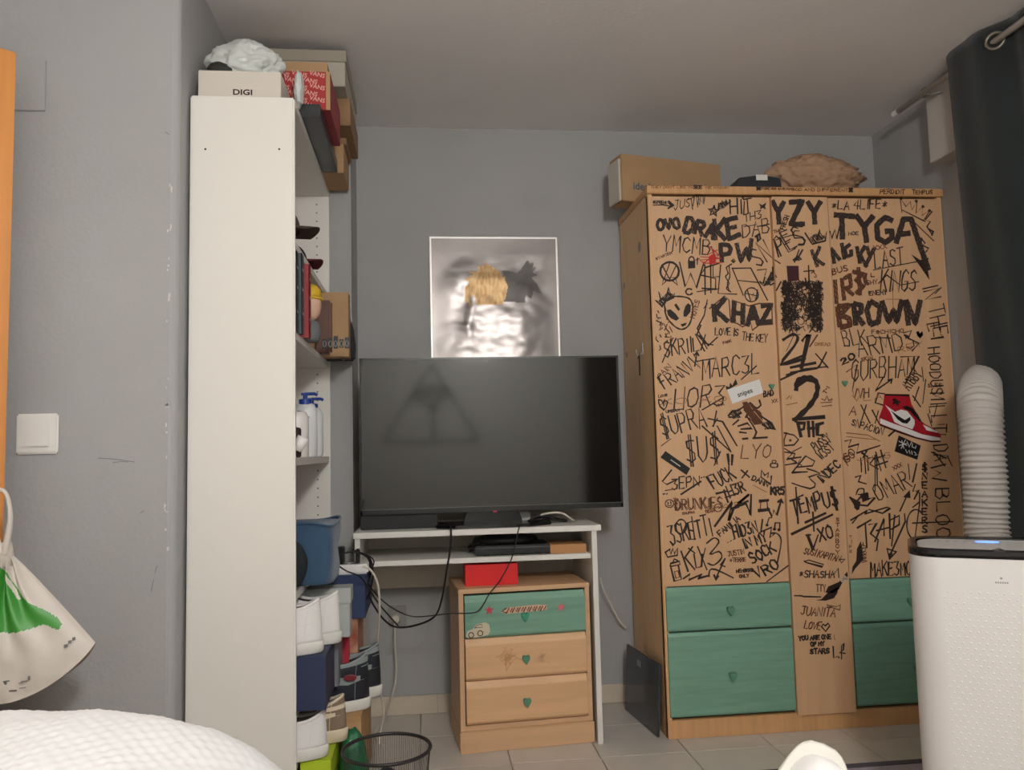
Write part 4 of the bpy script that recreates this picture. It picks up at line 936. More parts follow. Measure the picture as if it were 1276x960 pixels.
# --- centre panel upper
for s_ in ('778,145 815,215 820,285', '850,150 815,215', '880,155 960,150 890,285 960,290'): P('A', s_, hv=6)
for s_ in ('20,155 90,148 25,285 108,285', '125,150 165,215 170,285', '205,148 165,215'): P('B', s_, hv=6)
W('A', 'FRESH', 850, 320, 880, 240, 26, 1, 'k'); W('A', 'THE', 790, 340, 835, 330, 16, .9, 'b')
W('A', 'SNIPES', 690, 540, 990, 400, 120, 1.5, slant=-.1); P('A', '800,380 900,350', 1); P('A', '960,440 925,500', 1.6); P('A', '915,495 935,480 950,495', 2)
W('B', 'ES', 10, 450, 120, 400, 100, 1.2, slant=-.1); P('B', '75,440 48,512', 1.4); P('B', '42,500 58,488 75,500', 1.8)
P('B', '112,340 150,400 165,350 180,385 200,320 215,375 240,330 232,385 155,405', 1.5); HATCH('B', '140,370 165,350 200,340 235,365 160,400', 8, 1.1); P('B', '250,330 270,370 290,320 300,375 318,300', 1.5)
for s_ in ('150,440 185,540', '200,420 170,490 225,530'): P('B', s_, hv=4)
P('A', '825,520 780,500', 1.2)
FILL('B', '0,535 72,535 76,622 8,630', 'm'); P('B', '105,568 160,563', 1.5); P('B', '132,535 135,632', 1.6); P('B', '112,610 118,630', 1.5); W('B', 'J=', 170, 610, 215, 580, 40, 1, 'b')
# big dark scribbled square
rg2 = random.Random(9)
for i in range(760):
    x, y = rg2.uniform(975, 1024), rg2.uniform(352, 412)
    if x > 992 and x < 1008 and y > 358 and y < 408 and rg2.random() < .65: continue
    if y > 398 and 990 < x < 1012 and rg2.random() < .8: continue
    P(None, ' '.join('%f,%f' % (x+rg2.uniform(-3, 3), y+rg2.uniform(-4, 4)) for _ in range(5)), .8)
for (a, b) in ((990, 365), (1000, 372), (995, 385), (1004, 395), (998, 400)): CIR(None, a, b, 4, 5, .8, 'b')
# --- right door upper (B)
W('B', '*LA 4LIFE*', 268, 200, 600, 190, 52, 1.3, slant=.12)
for s_ in ('285,230 405,240', '330,235 335,375', '415,230 465,300 480,395', '520,235 465,300', '635,265 590,245 540,290 545,370 590,395 630,370 630,325 590,330', '655,400 700,255 745,255 800,420 850,560', '680,345 740,340'): P('B', s_, hv=7)
FILL('B', '745,465 800,500 852,485 840,520 855,620 800,540'); W('B', 'MOE', 372, 350, 430, 350, 18, .9)
P('B', '690,215 680,130 715,180 740,150 750,200 780,150 775,220 815,180 810,235 860,200 820,265 690,200', 1.1, 'b'); P('B', '690,200 830,270', 1); P('B', '760,270 880,385', 1.2, 'b'); P('B', '870,210 830,260 860,270 840,300 870,345', 1.3); P('B', '858,320 878,330 870,350', 2)
for q in ((686, 132), (776, 148), (816, 180), (855, 205)): CIR('B', q[0], q[1], 5, 5, 1.4)
P('B', '805,370 830,400 810,410 850,430 835,450', 1.4); P('B', '810,370 805,400', 1.2)
for s_ in ('275,440 285,520', '265,430 320,500', '330,400 345,495', '380,405 350,430 355,480 390,470 385,440', '420,420 440,520', '470,415 440,470 480,540', '480,420 500,480', '525,430 500,480 470,540'): P('B', s_, hv=4.4)
W('B', 'XXX', 522, 440, 600, 430, 24, .9, 'b'); W('B', 'LAST', 530, 550, 700, 520, 95, 1.4, slant=.12); W('B', 'KINGS', 560, 690, 770, 690, 120, 1.5, slant=.1); P('B', '520,560 780,510', 1.0); P('B', '550,640 600,590 680,650 790,630', 1.1)
W('B', 'BUS', 275, 590, 370, 560, 36, 1.2, 'b'); W('B', 'SHY', 480, 650, 545, 640, 26, .9, 'b'); P('B', '505,580 505,600 525,600', 1); W('B', 'ENEMY', 495, 712, 600, 705, 26, 1.2)
for s_ in ('290,620 300,760', '330,610 345,740', '345,610 380,590 385,660 350,670', '355,670 400,710', '410,570 450,590 415,620 460,660 415,700', '430,545 440,710', '395,570 480,590', '465,600 480,650'): P('B', s_, hv=4.8, ink='b')
for s_ in ('305,780 320,900', '305,780 375,770 320,830 375,850 380,890 320,905', '400,760 415,890', '400,760 448,772 446,812 408,826', '418,828 462,888', '500,750 480,800 500,880 550,870 560,780 500,745', '570,745 610,870 640,800 660,870 690,740', '710,740 730,890', '715,740 770,880 800,740'): P('B', s_, hv=6.6, ink='b' if s_[0] == '3' else 'k')
P('B', '635,680 638,800', .8, 'f'); P('B', '595,735 690,735', .8, 'f'); P('B', '505,900 540,885 545,890', 1.4)
W('B', 'IN THE', 815, 660, 880, 960, 90, 1.3, slant=0); P('B', '890,700 925,665', 1.2)
W('B', 'F@CHICHO', 510, 942, 700, 935, 22, .9, 'b'); FILL('B', '775,930 790,925 798,940 812,925 815,945 800,965 785,955')
# --- left door middle (C)
W('C', 'SKRIILX', 150, 240, 430, 185, 95, 1.4, slant=.1); P('C', '205,115 135,275', 1.3); P('C', '355,90 415,200', 1.4); P('C', '385,90 440,165 500,110', 1.4); P('C', '390,30 365,90 420,150 470,160', 1.4)
W('C', 'LOVE IS', 485, 95, 640, 100, 46, 1.2); W('C', 'THE KEY', 665, 130, 830, 145, 50, 1.1); W('C', 'PARK', 540, 155, 595, 140, 16, .8, 'b')
W('C', 'FRANVV', 150, 450, 400, 300, 90, 1.3, slant=-.1); P('C', '350,300 365,215', 1.4); P('C', '352,225 365,207 375,228', 1.8); W('C', 'PAIN', 120, 385, 195, 310, 34, .9, 'b')
W('C', 'MARC3L', 400, 385, 780, 345, 130, 1.4, slant=.1); P('C', '360,270 480,250', 1.3); P('C', '660,390 760,300', 1.2)
W('C', 'LOR3', 210, 590, 540, 560, 130, 1.5, slant=.2); P('C', '285,440 275,590', 1.0); P('C', '400,592 540,510', 1.2); W('C', 'XXX', 495, 572, 545, 560, 14, .7, 'b')
P('C', '110,545 105,525 130,530 140,555 150,525 170,540 160,575 145,592 120,570 108,545', 1.3); P('C', '140,540 145,570 155,550', 1.2); W('C', 'LOVE', 110, 510, 170, 500, 14, .8); W('C', 'URBAN', 160, 612, 250, 600, 16, .9)
W('C', '$UPRA', 140, 770, 430, 700, 120, 1.4, slant=.0); P('C', '440,650 535,670 630,830', 1.4); P('C', '495,600 475,700', 1.3); P('C', '400,700 590,870', 1.4); P('C', '130,830 190,785', 1, 'b')
W('C', '$U$', 300, 950, 520, 930, 165, 1.5); P('C', '500,650 470,700', 1.4); P('C', '480,960 520,870', 1.3); P('C', '500,700 590,870', 1.2)
P('C', '570,890 575,930', 2.4); P('C', '600,895 598,935', 2.4); P('C', '575,945 577,952', 2.6); P('C', '597,948 597,955', 2.6)
W('C', 'LYO', 655, 920, 850, 910, 90, 1.1, 'b', slant=.2)
W('C', 'BAD', 810, 505, 875, 495, 34, 1.4); W('C', 'XX', 865, 545, 900, 540, 20, .8, 'b')
FILL('C', '560,455 555,432 580,440 585,410 600,430 622,385 635,420 630,425 565,462')
# dark doodle figure
for s_ in ('575,630 600,600 640,595 690,560 720,590 690,640', '640,590 660,610 610,640 580,640', '720,600 760,590 800,640 860,680 885,720 830,710 800,690', '700,640 740,700 760,740 745,780', '605,690 640,660', '640,700 700,680 730,715 660,720', '670,785 700,782', '740,780 830,775', '780,530 790,560 770,580 740,575', '650,740 690,745', '720,545 745,570'): P('C', s_, 1.8)
HATCH('C', '670,545 700,540 790,610 800,680 740,690 690,610', 7, 1.3, 'b'); HATCH('C', '590,610 640,600 660,640 600,650', 9, 1.1); HATCH('C', '800,680 850,670 885,715 820,720', 8, 1.1); HATCH('C', '675,550 700,545 715,590 680,600', 5, 1.4)
# --- centre middle
P('C', '940,125 1000,90 1035,110 1010,170 925,290 1080,250', 3.6, sm=3); P('C', '925,290 1060,235', 3.4); P('D', '0,200 50,95 90,90', .8)
for s_ in ('110,130 150,90 100,310', ): P('D', s_, 4.4)
P('D', '30,310 190,280', 3.2); P('D', '30,345 205,315 215,300', 2); P('D', '0,360 120,320 270,305', 1.6); P('C', '990,310 1060,290', 2.6); P('C', '925,390 1065,325', 2.2)
P('D', '195,220 275,310', 1.6); P('D', '265,210 215,310', 1.6); P('D', '205,95 155,170', 1.4, 'b'); W('D', 'DREAD', 190, 165, 290, 165, 20, .8, 'f')
P('D', '65,450 75,400 120,380 175,385 205,430 195,500 140,580 60,655', 6.5, sm=5); P('D', '50,655 245,640', 5.2); P('D', '85,420 130,385 180,395', 6)
for s_ in ('75,680 95,765', '75,680 120,680 115,720 90,725', '145,675 150,765', '175,675 180,765', '145,715 180,715', '240,680 205,690 205,760 235,760'): P('D', s_, 4.0)
W('D', 'T-I', 262, 485, 285, 445, 24, 1, 'b'); P('D', '230,545 300,540 305,520 280,530 270,500 255,530 235,520', 1, 'b'); P('D', '235,570 300,562', .9, 'b'); P('D', '0,560 70,545', .9, 'f'); P('D', '0,520 20,500 30,520 35,500', .9, 'f')
P('C', '945,745 1010,760 1040,790 1010,825 945,830 935,790 960,745', 1.4); STAR('C', 985, 795, 14, 0, fill=True)
P('C', '940,850 1000,880 960,920 1060,905 1035,950 1060,960', 1.3); P('C', '1060,840 1000,870', 1.1)
W('D', 'PUSSY', 195, 870, 300, 800, 60, 1.2); W('D', 'W3ST', 235, 925, 320, 850, 60, 1.2)
# --- right door middle (D)
W('D', 'BLK', 385, 165, 540, 150, 95, 1.2, slant=-.15); W('D', 'ARMD3', 480, 240, 860, 180, 110, 1.3, slant=-.05); P('D', '585,110 690,115', 1.3); P('D', '790,105 880,150 835,200', 1.3); P('D', '785,95 810,105 795,115', 1.8)
FILL('D', '862,78 880,72 888,88 905,75 908,95 888,118 870,100'); W('D', '20', 372, 290, 460, 250, 38, 2.0); W('D', 'SKIAL', 498, 270, 590, 255, 24, .9, 'b')
W('D', 'GURBHAM', 430, 400, 850, 360, 130, 1.3, slant=.12); P('D', '760,240 880,235 790,420', 1.4); P('D', '400,340 470,290 440,450', 1.1); P('D', '640,380 590,465 700,390', 1.5); P('D', '678,395 702,388 695,412', 2)
W('D', 'AYBBY', 815, 465, 900, 360, 60, 1.3, slant=-.1); P('D', '840,500 890,570', 1.3); P('D', '880,440 850,530', 1.2); P('D', '925,390 905,550', 1.1); P('D', '900,310 910,400', 1.1)
W('D', 'VVH', 435, 520, 545, 510, 62, 1.2, slant=.15, ink='b'); P('D', '650,485 610,480 590,545 640,560', 1.4)
W('D', 'A', 415, 630, 460, 630, 60, 1.1, 'b', slant=.2); P('D', '495,560 555,680', 1.2); P('D', '530,560 500,660', 1.2); P('D', '570,595 620,690', 1.4); P('D', '610,600 590,680', 1.2)
W('D', 'SNPACION', 430, 690, 635, 760, 44, 1.1); P('D', '680,765 720,730', 1.6); P('D', '400,745 540,760 620,800', 1.0, 'f'); P('D', '400,770 590,790', .8, 'f')
P('D', '390,800 430,790 410,840 480,820 465,880 620,830', 1.4); W('D', 'ISO', 395, 955, 455, 900, 50, 1.1, 'b'); P('D', '500,880 530,900', 1.3); P('D', '535,865 510,905', 1.3)
# word column down the right margin (letters turned on their side)
for (x, y, s_, h) in ((1020, 20, 'E1', 80), (1020, 180, 'HOODUS', 75), (1050, 480, 'MILLT', 95), (1065, 830, 'DA', 90)):
    W('D', s_, x-h, y, x-h+rg.uniform(8, 20), y+len(s_)*52, h, 1.3, jit=.4)
W('D', 'SLES', 940, 440, 1030, 440, 22, .9, 'b'); P('D', '940,620 965,700', 1.3); P('D', '1000,560 980,640', 1.2); P('D', '1010,690 1050,688', .9, 'b'); P('D', '1020,755 1060,757', .9, 'b')
# --- left door lower (E)
P('E', '195,140 135,215 165,235 235,200', 1.4); W('E', '3EPN', 200, 265, 380, 245, 70, 1.4, slant=.1); P('E', '260,300 390,215', 1.6); P('E', '155,275 235,262', .9, 'b'); W('E', '..', 140, 300, 165, 300, 30, 1.4); W('E', '..', 390, 190, 412, 185, 20, 1.2)
W('E', 'FUCK', 478, 265, 625, 190, 90, 1.6, slant=-.05); P('E', '660,140 712,185', 1.5); P('E', '700,145 665,190', 1.5); W('E', 'H3R', 585, 318, 690, 275, 72, 1.6); P('E', '495,295 560,280', 2); P('E', '545,275 570,350', 2.2); P('E', '555,320 620,300', 1.6)
W('E', 'DAMN', 728, 205, 835, 250, 32, 1.3); P('E', '790,185 795,140 815,175 840,155 835,190 860,175 855,235 790,185', 1.3); P('E', '740,240 825,285', .8, 'f')
W('E', 'KR5', 857, 300, 945, 300, 46, 2.0)
CIR('E', 877, 108, 26, 14, 1.1); P('E', '855,95 855,118', 1); P('E', '900,95 900,120', 1); CIR('E', 877, 84, 14, 10, 1)
CIR('E', 182, 362, 28, 26, 1.1, 'b'); P('E', '172,355 174,360', 1.3); P('E', '190,352 192,358', 1.3); CIR('E', 182, 368, 12, 8, .9, 'b', 0, PI)
for o_ in (0, 8): W('E', 'DRUNKIES', 220+o_, 405, 530+o_, 395-o_, 74-o_, .9, 'b')
W('E', 'CHUPPA', 268, 435, 350, 425, 14, .8, 'b'); W('E', 'TEAM', 420, 425, 480, 418, 14, .8, 'b'); CIR('E', 505, 390, 26, 26, .9, 'b'); HATCH('E', '210,320 240,330 235,400 215,400', 9, .8, 'b')
P('E', '485,510 600,350 575,475 600,400 712,300 640,360 700,345', 2.4); P('E', '595,395 690,360 720,440 725,305', 2.6); P('E', '580,470 610,395 640,385', 2.6)
P('E', '785,345 835,340', 3.6); P('E', '780,408 840,402', 4.4); P('E', '790,350 785,400', 1); P('E', '830,345 835,395', 1.2); P('E', '835,390 865,450 875,405 895,440 925,340', 1.8); P('E', '905,350 926,335 935,355', 2)
W('E', 'FAMILIA', 520, 580, 655, 470, 36, 1.3); W('E', 'HID3N', 615, 590, 770, 550, 78, 1.8); P('E', '800,470 790,550 860,520 850,590 880,560', 1.7); P('E', '880,530 885,490 915,490 915,535', 1.4); CIR('E', 880, 532, 6, 5, 1.5); CIR('E', 910, 536, 6, 5, 1.5); P('E', '830,500 845,455 860,455', 1.3); CIR('E', 830, 505, 6, 5, 1.3)
W('E', '3SKETTI', 190, 630, 470, 575, 125, 1.5, slant=0, jit=.3); P('E', '330,450 350,600', 1.3); CIR('E', 260, 515, 35, 48, 1.4)
W('E', 'IN MY', 685, 665, 835, 610, 62, 1.7); W('E', 'SOCK', 738, 765, 890, 675, 72, 1.9); P('E', '855,560 895,560 925,610 900,750', 1.4, sm=3); W('E', 'VRO', 765, 860, 915, 790, 70, 1.9, slant=-.1); P('E', '830,880 970,775', 1.4)
W('E', 'JUSTIN', 575, 715, 680, 695, 34, .9, 'b'); W('E', '+TERRE', 585, 752, 690, 745, 26, .9, 'b'); W('E', 'MEMBERS', 628, 820, 740, 812, 20, 1.1); W('E', 'ONLY', 648, 855, 710, 850, 20, 1.1); W('E', '...', 565, 625, 610, 600, 20, 1, 'b')
P('E', '155,685 185,665 190,700 205,660 215,695 235,660 235,705 170,718 155,685', 1.4); P('E', '190,780 240,770 262,865 215,878 190,780', 1.3); P('E', '188,775 190,760 250,745 250,765', 1.5); P('E', '205,750 215,730 235,740', 1.3); P('E', '215,815 240,808 250,850 225,858 215,815', .9, 'b')
P('E', '260,680 305,810', 1.7); P('E', '335,650 285,720 350,800', 1.5); P('E', '310,660 350,690', 1.3); P('E', '345,700 360,790 395,780 400,700', 1.5); P('E', '370,650 430,800', 1.5); P('E', '420,660 400,740', 1.3)
P('E', '430,625 480,590 510,620 450,700 510,680 530,720 480,770 440,760', 1.5, sm=3); P('E', '275,860 320,830 310,870 400,830 370,860 445,840', 1.5); P('E', '445,845 450,805 490,800 605,855', 1.5, sm=2); P('E', '550,730 490,860', 1.6); P('E', '480,840 492,868 505,845', 2.2); P('E', '550,730 520,770 550,780', 1.4)
W('E', '', 0, 0, 1, 0, 1)
# --- centre lower (F)
P('F', '35,20 110,30 90,70 125,90 35,105', 1.4, sm=2); P('F', '90,155 180,45 240,80 225,110 120,120 90,155 190,150', 1.4); P('F', '190,130 275,160 200,185 245,230 210,262 90,225', 1.4, sm=2)
W('F', 'INDEC', 290, 225, 415, 110, 58, 1.7); W('F', 'TEMPU$', 100, 440, 400, 370, 110, 1.9); P('F', '115,255 130,490', 1.8); P('F', '80,340 140,330', 1.6); P('F', '180,485 310,425', 2.2); P('F', '90,562 355,435', 2.4); P('F', '228,420 235,540', 2)
P('F', '195,575 225,655', 4.6); P('F', '262,570 232,655', 1.6); W('F', 'XO', 275, 610, 365, 590, 80, 1.7); STAR('F', 325, 503, 10, 0, fill=True); P('F', '185,570 210,568', 2)
for i, ch in enumerate('STARBOY'): W('F', ch, 380, 476+i*36, 402, 476+i*36, 24, .9, 'b')
W('F', 'SUSI KAPITAN', 165, 690, 400, 745, 40, 1.1, 'b', slant=.2); P('F', '405,730 440,730 415,755 408,730', 1); P('F', '172,745 200,735 300,765 290,780 180,750 172,740', 1.2)
W('F', '*SHASHA', 135, 850, 370, 850, 46, 1.2, slant=.1); P('F', '365,830 395,790 400,850', 1.1)
# feather dart
FILL('F', '455,810 400,880 330,910 310,950 360,955 400,930 420,890 460,840'); FILL('F', '545,610 555,650 560,735 510,790 485,830 490,780 515,740 520,660'); CIR('F', 430, 860, 18, 20, 1.6, 'w'); CIR('F', 430, 860, 8, 8, 1.2, 'w')
for i in range(6): P('F', '%f,%f %f,%f' % (540+i*3, 640+i*22, 565+i*4, 632+i*22), 1, 'b')
W('G', 'TTY', 275, 180, 330, 180, 40, 1, 'b'); FILL('G', '270,232 305,225 345,185 390,160 408,140 400,190 380,220 330,235'); P('G', '145,205 180,205 200,210 300,212', 1.4)
W('G', 'JUANITA', 180, 320, 385, 330, 50, 1.2, 'b', slant=.15); P('G', '340,258 380,280 415,290 418,260 395,270 340,262', .9, 'b'); W('G', 'LOVE', 200, 400, 295, 410, 42, 1.2, 'b', slant=.15); P('G', '305,390 315,375 328,385 345,370 355,385 330,418 305,390', 1.2, 'k')
W('G', 'YOU ARE ONE', 170, 472, 362, 462, 24, 1.5, jit=.1); W('G', 'OF MY', 242, 508, 322, 500, 22, 1.5, jit=.1); W('G', 'STARS', 238, 553, 352, 548, 28, 1.5, jit=.1)
P('G', '375,510 378,578 395,570', 1.4); P('G', '410,575 405,570', 1.3); P('G', '425,582 425,505 438,490 436,530 412,545 446,550', 1.3); P('G', '380,440 385,470', .8, 'f')
# --- right door lower (F)
P('F', '460,110 430,60 455,40', 1, 'b'); W('F', 'ISO', 450, 95, 510, 20, 46, 1.1, 'b'); P('F', '545,60 550,150', 1.4); P('F', '570,50 578,160', 1.4); P('F', '590,45 595,140', 1.3); P('F', '510,185 545,175 530,215 580,230', 1.4); P('F', '600,60 640,50 605,100 660,130', 1.3); P('F', '650,40 655,240', 1.4); P('F', '555,20 585,50', 1.4); P('F', '580,15 560,55', 1.4)
W('F', '#', 660, 150, 735, 120, 110, 1.4); P('F', '640,40 640,280', 1.2); W('F', 'OMAR', 665, 350, 880, 240, 110, 1.3, slant=0); P('F', '860,100 870,200', 1.2); W('F', 'XXX', 765, 140, 820, 110, 24, .9, 'b')
P('F', '515,300 530,265 565,265 560,300 530,300', 1.4, sm=3); P('F', '475,320 520,345 550,310 600,330 640,320 590,375 540,370 520,400 500,360 475,320', 1.7); HATCH('F', '545,300 590,290 600,330 560,345', 6, 1.4); HATCH('F', '500,340 540,350 530,400 505,390', 6, 1.4); P('F', '560,345 590,300', 1.6)
P('F', '480,470 590,405 570,430 720,385 740,390 690,425 600,400', 1.5); P('F', '490,490 530,440 500,460', 1.3)
P('F', '525,520 610,470', 2); P('F', '575,490 585,650', 1.9); P('F', '600,500 650,490 610,560 660,600 650,670', 1.7); P('F', '640,610 700,460 700,570', 1.8); P('F', '650,540 730,520', 1.5); P('F', '735,430 740,590', 1.9); P('F', '770,440 750,640', 1.7); P('F', '740,470 800,440 800,500 750,530', 1.6); P('F', '835,430 840,480 740,700', 1.6)
P('F', '720,660 780,680 735,730 720,660', 1.5); FILL('F', '722,690 760,690 735,732'); P('F', '805,410 855,300', 1.4); FILL('F', '825,318 870,270 875,325'); P('F', '905,235 890,280 930,270 900,330', 1.5); P('F', '915,100 890,215', 2); P('F', '890,385 935,350 935,290 915,280', 1.4)
CIR('F', 910, 500, 60, 100, 1.5, a0=1.2, a1=5.4); P('F', '890,490 1155,480', 1.3); P('F', '935,360 900,620', 1.3)
for i, ch in enumerate('$NEAKERS'): W('F', ch, 952, 140+i*59, 985, 140+i*59, 42, 1.6)
W('F', 'W', 1010, 100, 1015, 215, 100, 1.4); W('F', 'BLOC', 1040, 265, 1050, 590, 95, 1.4, jit=.3); P('F', '1015,20 1110,60', 1.3); P('F', '1030,20 1100,110', 1.3); P('F', '1120,50 1150,110', 1.2)
for i, ch in enumerate('TIPS'): W('F', ch, 470, 590+i*32, 485, 590+i*32, 18, .8, 'f')
for i, ch in enumerate('LINE'): W('F', ch, 560, 640+i*32, 580, 640+i*32, 22, .9, 'b')
W('F', 'MAKE3MO', 612, 840, 880, 830, 90, 1.5, jit=.35); P('F', '880,640 895,690', 1.3); P('F', '870,600 885,660', 1.1)
# extra density: faint under-sketches
for (x0_, y0_, x1_, y1_, s_) in ((822, 505, 905, 500, 'XO XO'), (1062, 500, 1100, 498, 'VLA'), (1120, 440, 1150, 432, 'REY'), (1070, 580, 1110, 570, 'YUNG'), (880, 640, 930, 630, 'RAP')): W(None, s_, x0_, y0_, x1_, y1_, 7, .7, 'f')

INKS = {'k': ('marker_drawing', INK), 'g': ('shaded_lettering', mat('worn_marker', (60, 46, 40), .7)), 'b': ('brown_drawing', INKB), 'f': ('faint_drawing', INKL), 'r': ('red_drawing', INKR), 'm': ('maroon_patch', mat('maroon_patch', (66, 22, 28), .6)), 'w': ('pale_drawing', mat('pale_ink', (200, 180, 160), .6))}
PAN = {'l': dl, 'c': dc, 'r': drr, 't': corn}
for (pn, ink), mb in SURF.items():
    nm, mm = INKS[ink]
    me = bpy.data.meshes.new(nm); me.from_pydata(mb.v, [], mb.f); me.materials.append(mm); me.transform(world_of(PAN[pn]).inverted())
    o = bpy.data.objects.new(nm, me); C.objects.link(o); o.parent = PAN[pn]; o['kind'] = 'stuff'

# stickers
def sticker(name, cr, s, m, par, off=.0008, t=.0006):
    ox, oy, sc_ = CR[cr]; pts = [tuple(float(q) for q in k_.split(',')) for k_ in s.split()]
    Q = [dpt(ox+x/sc_, oy+y/sc_) for x, y in pts]
    return build(name, MB().prism([(q.x, q.z) for q in Q], 1, FYd-off-t, FYd-off), m, par, world=True)
SWH = mat('sticker_white', (232, 230, 226), .4); SBK = mat('sticker_black', (24, 20, 20), .4); SRD = mat('sticker_red', (168, 22, 38), .4)
sn = sticker('white_sticker', 'C', '565,458 780,388 805,478 600,552', SWH, dl)
p = dpt(800+683/5.333, 400+478/5.333); text_mesh('sticker_lettering', 'snipes', .026, face_y(p.x, FYd-.0016, p.z, rot=-.30), SBK, sn, sx=.95, bold=.0004)
bs = sticker('black_sticker', 'E', '155,12 320,128 295,172 122,55', SBK, dl); p = dpt(800+221/5.333, 560+92/5.333)
build('sticker_lettering', MB().tube([(p.x+.0018*(i-10)*.95, FYd-.0017, p.z-.0013*(i-10)*.95+(.0012 if i % 2 else -.0012)) for i in range(21)], .0014, 4), SWH, bs, world=True)
ks = sticker('black_sticker', 'D', '745,762 892,830 868,924 718,868', SBK, drr); p = dpt(980+808/5.335, 400+842/5.335)
mb = MB()
for pts_ in ('745,800 800,830', '790,790 760,850', '765,795 780,850', '745,830 800,815', '800,800 815,840 830,805', '835,815 835,840 850,845', '860,830 855,850', '790,855 800,880 815,860 820,885', '830,865 835,890', '845,870 860,880 850,895 868,890'):
    q = [dpt(980+float(a.split(',')[0])/5.335, 400+float(a.split(',')[1])/5.335) for a in pts_.split()]; mb.tube([(v.x, FYd-.0016, v.z) for v in q], .0013, 4)
build('sticker_lettering', mb, SWH, ks, world=True, kind='stuff')
# high-top shoe sticker, cut out and layered flat
shs = sticker('shoe_sticker', 'D', '650,485 815,488 830,555 862,610 885,660 925,690 985,720 1025,760 1022,805 960,802 830,770 700,715 618,690 615,640 640,575', SRD, drr)
sticker('sole_print', 'D', '622,648 700,680 800,715 900,755 1020,778 1022,795 960,796 860,772 760,735 650,695 620,682', SWH, shs, .0015)
sticker('side_print', 'D', '655,560 720,605 760,590 800,600 850,660 850,690 835,722 760,695 715,672 690,610', SWH, shs, .0015)
sticker('toe_print', 'D', '905,690 1000,735 1005,745 930,728', SWH, shs, .0015)
sticker('swoosh_print', 'D', '690,595 745,635 785,660 820,638 822,660 800,684 770,680 735,655', SBK, shs, .0022, .0004)
sticker('collar_print', 'D', '655,487 815,490 816,502 655,498', SBK, shs, .0022, .0004)
sticker('laces_print', 'D', '765,570 800,565 835,580 870,620 885,650 905,685 880,665 850,635 820,600 790,590', SBK, shs, .0022, .0004)
sticker('outline_print', 'D', '618,688 760,740 860,775 960,800 1022,798 1022,806 960,808 858,783 758,750 618,697', SBK, shs, .0022, .0004)
sticker('ankle_print', 'D', '700,520 720,515 735,530 760,540 740,550 745,570 720,550 700,560 708,540', SBK, shs, .0022, .0004)

# things on top of the wardrobe
a = pY(760, 285, 3.06)
bt = thing('cardboard_box', 'long cardboard box lying on the left end of the wardrobe top', 'box', (.785, 3.02, WH+.0008), .24)
hb = pY(762, 191, 3.02).z-WH
build('box_body', B(0, 0, 0, .462, .10, hb), CARD, bt, bevel=.003)
build('open_flap', B(-.010, .004, -.0, -.001, .096, hb-.02), mat('box_flap_pale', (200, 192, 180), .7), bt, bevel=.002)
p = world_of(bt) @ Vector((.088, -.0008, .062)); text_mesh('box_lettering', 'ideal', .042, face_y(p.x, p.y, p.z, tilt=.24), mat('blue_grey_print', (84, 98, 112), .7), bt, bold=.0008)
a, b = pY(917, 229, 2.93), pY(974, 229, 2.93); hz = pY(945, 218, 2.93).z
bl = thing('black_case', 'flat black case with a small white label on the wardrobe top', 'case', ((a.x+b.x)/2, 2.98, WH+.0005))
hw = (b.x-a.x)/2; hh = hz-WH
build('case_body', MB().prism([(-hw, 0), (hw, 0), (hw, hh*.5), (hw*.96, hh*.86), (hw*.1, hh), (-hw*.85, hh*.85), (-hw, hh*.5)], 1, -.05, .05), mat('dark_case', (40, 42, 48), .5), bl, bevel=.003)
build('case_label', B(-.010, -.0512, hh*.72, .036, -.0498, hh*1.0), SWH, bl)
KR = mat('kraft_paper', (176, 142, 114), .8, bump=.3, bscale=14)
a, b = pY(962, 230, 2.97), pY(1084, 234, 2.97); ht = pY(1000, 190, 2.97).z-WH
pb = thing('paper_bag', 'crumpled brown paper bag lying on the wardrobe top', 'bag', ((a.x+b.x)/2, 3.02, WH))
def pbf(co):
    s_ = co.x/((b.x-a.x)/2); k_ = 1.0-.42*max(0, s_+.15); co.z *= max(.35, k_); return co
blob('bag_body', (0, 0, ht*.48), ((b.x-a.x)/2*.97, .10, ht*.56), KR, pb, amp=.18, fr=2.2, seed=11, ridge=.2, flat=.72, sub=5, fn=pbf)
blob('bag_mouth', (-(b.x-a.x)/2*.42, -.02, ht*.66), (.055, .05, .040), KR, pb, amp=.3, fr=2.6, seed=14, ridge=.2, sub=4)

# ================================================================ AIR CONDITIONER, HOSE, CURTAIN
AX0, AX1, AY0, AY1 = 1.155, 1.535, 1.80, 2.10
fc_ = pY(1246, 697, 1.76); AZ = fc_.z+.020; AR = -.56
ac = thing('air_conditioner', 'white portable air conditioner with a black top rim standing at the right', 'air conditioner', (fc_.x+.15*math.sin(-AR), fc_.y+.15*math.cos(AR), 0), AR)
def rr(hx_, hy_, r, n=22, bow=0):
    out = []
    for (sx_, sy_, a0) in ((1, 1, 0), (-1, 1, PI/2), (-1, -1, PI), (1, -1, 1.5*PI)):
        for i in range(n+1):
            an = a0+PI/2*i/n; x = sx_*(hx_-r)+r*math.cos(an); y = sy_*(hy_-r)+r*math.sin(an)
            out.append((x, y-(bow*(1-(x/hx_)**2) if sy_ < 0 else 0)))
    # extra points along the front for the bow
    return out
def ringstack(levels):
    mb = MB(); n = len(levels[0][0]); vs = []; fs = []
    for pts_, z in levels: vs += [(p[0], p[1], z) for p in pts_]
    for j in range(len(levels)-1):
        for i in range(n): fs.append((j*n+i, j*n+(i+1) % n, (j+1)*n+(i+1) % n, (j+1)*n+i))
    fs += [tuple(range(n-1, -1, -1)), tuple(range((len(levels)-1)*n, len(levels)*n))]
    return mb.add(vs, fs)
hx_, hy_ = (AX1-AX0)/2, (AY1-AY0)/2
ACW = mat('appliance_white', (226, 223, 220), .4)
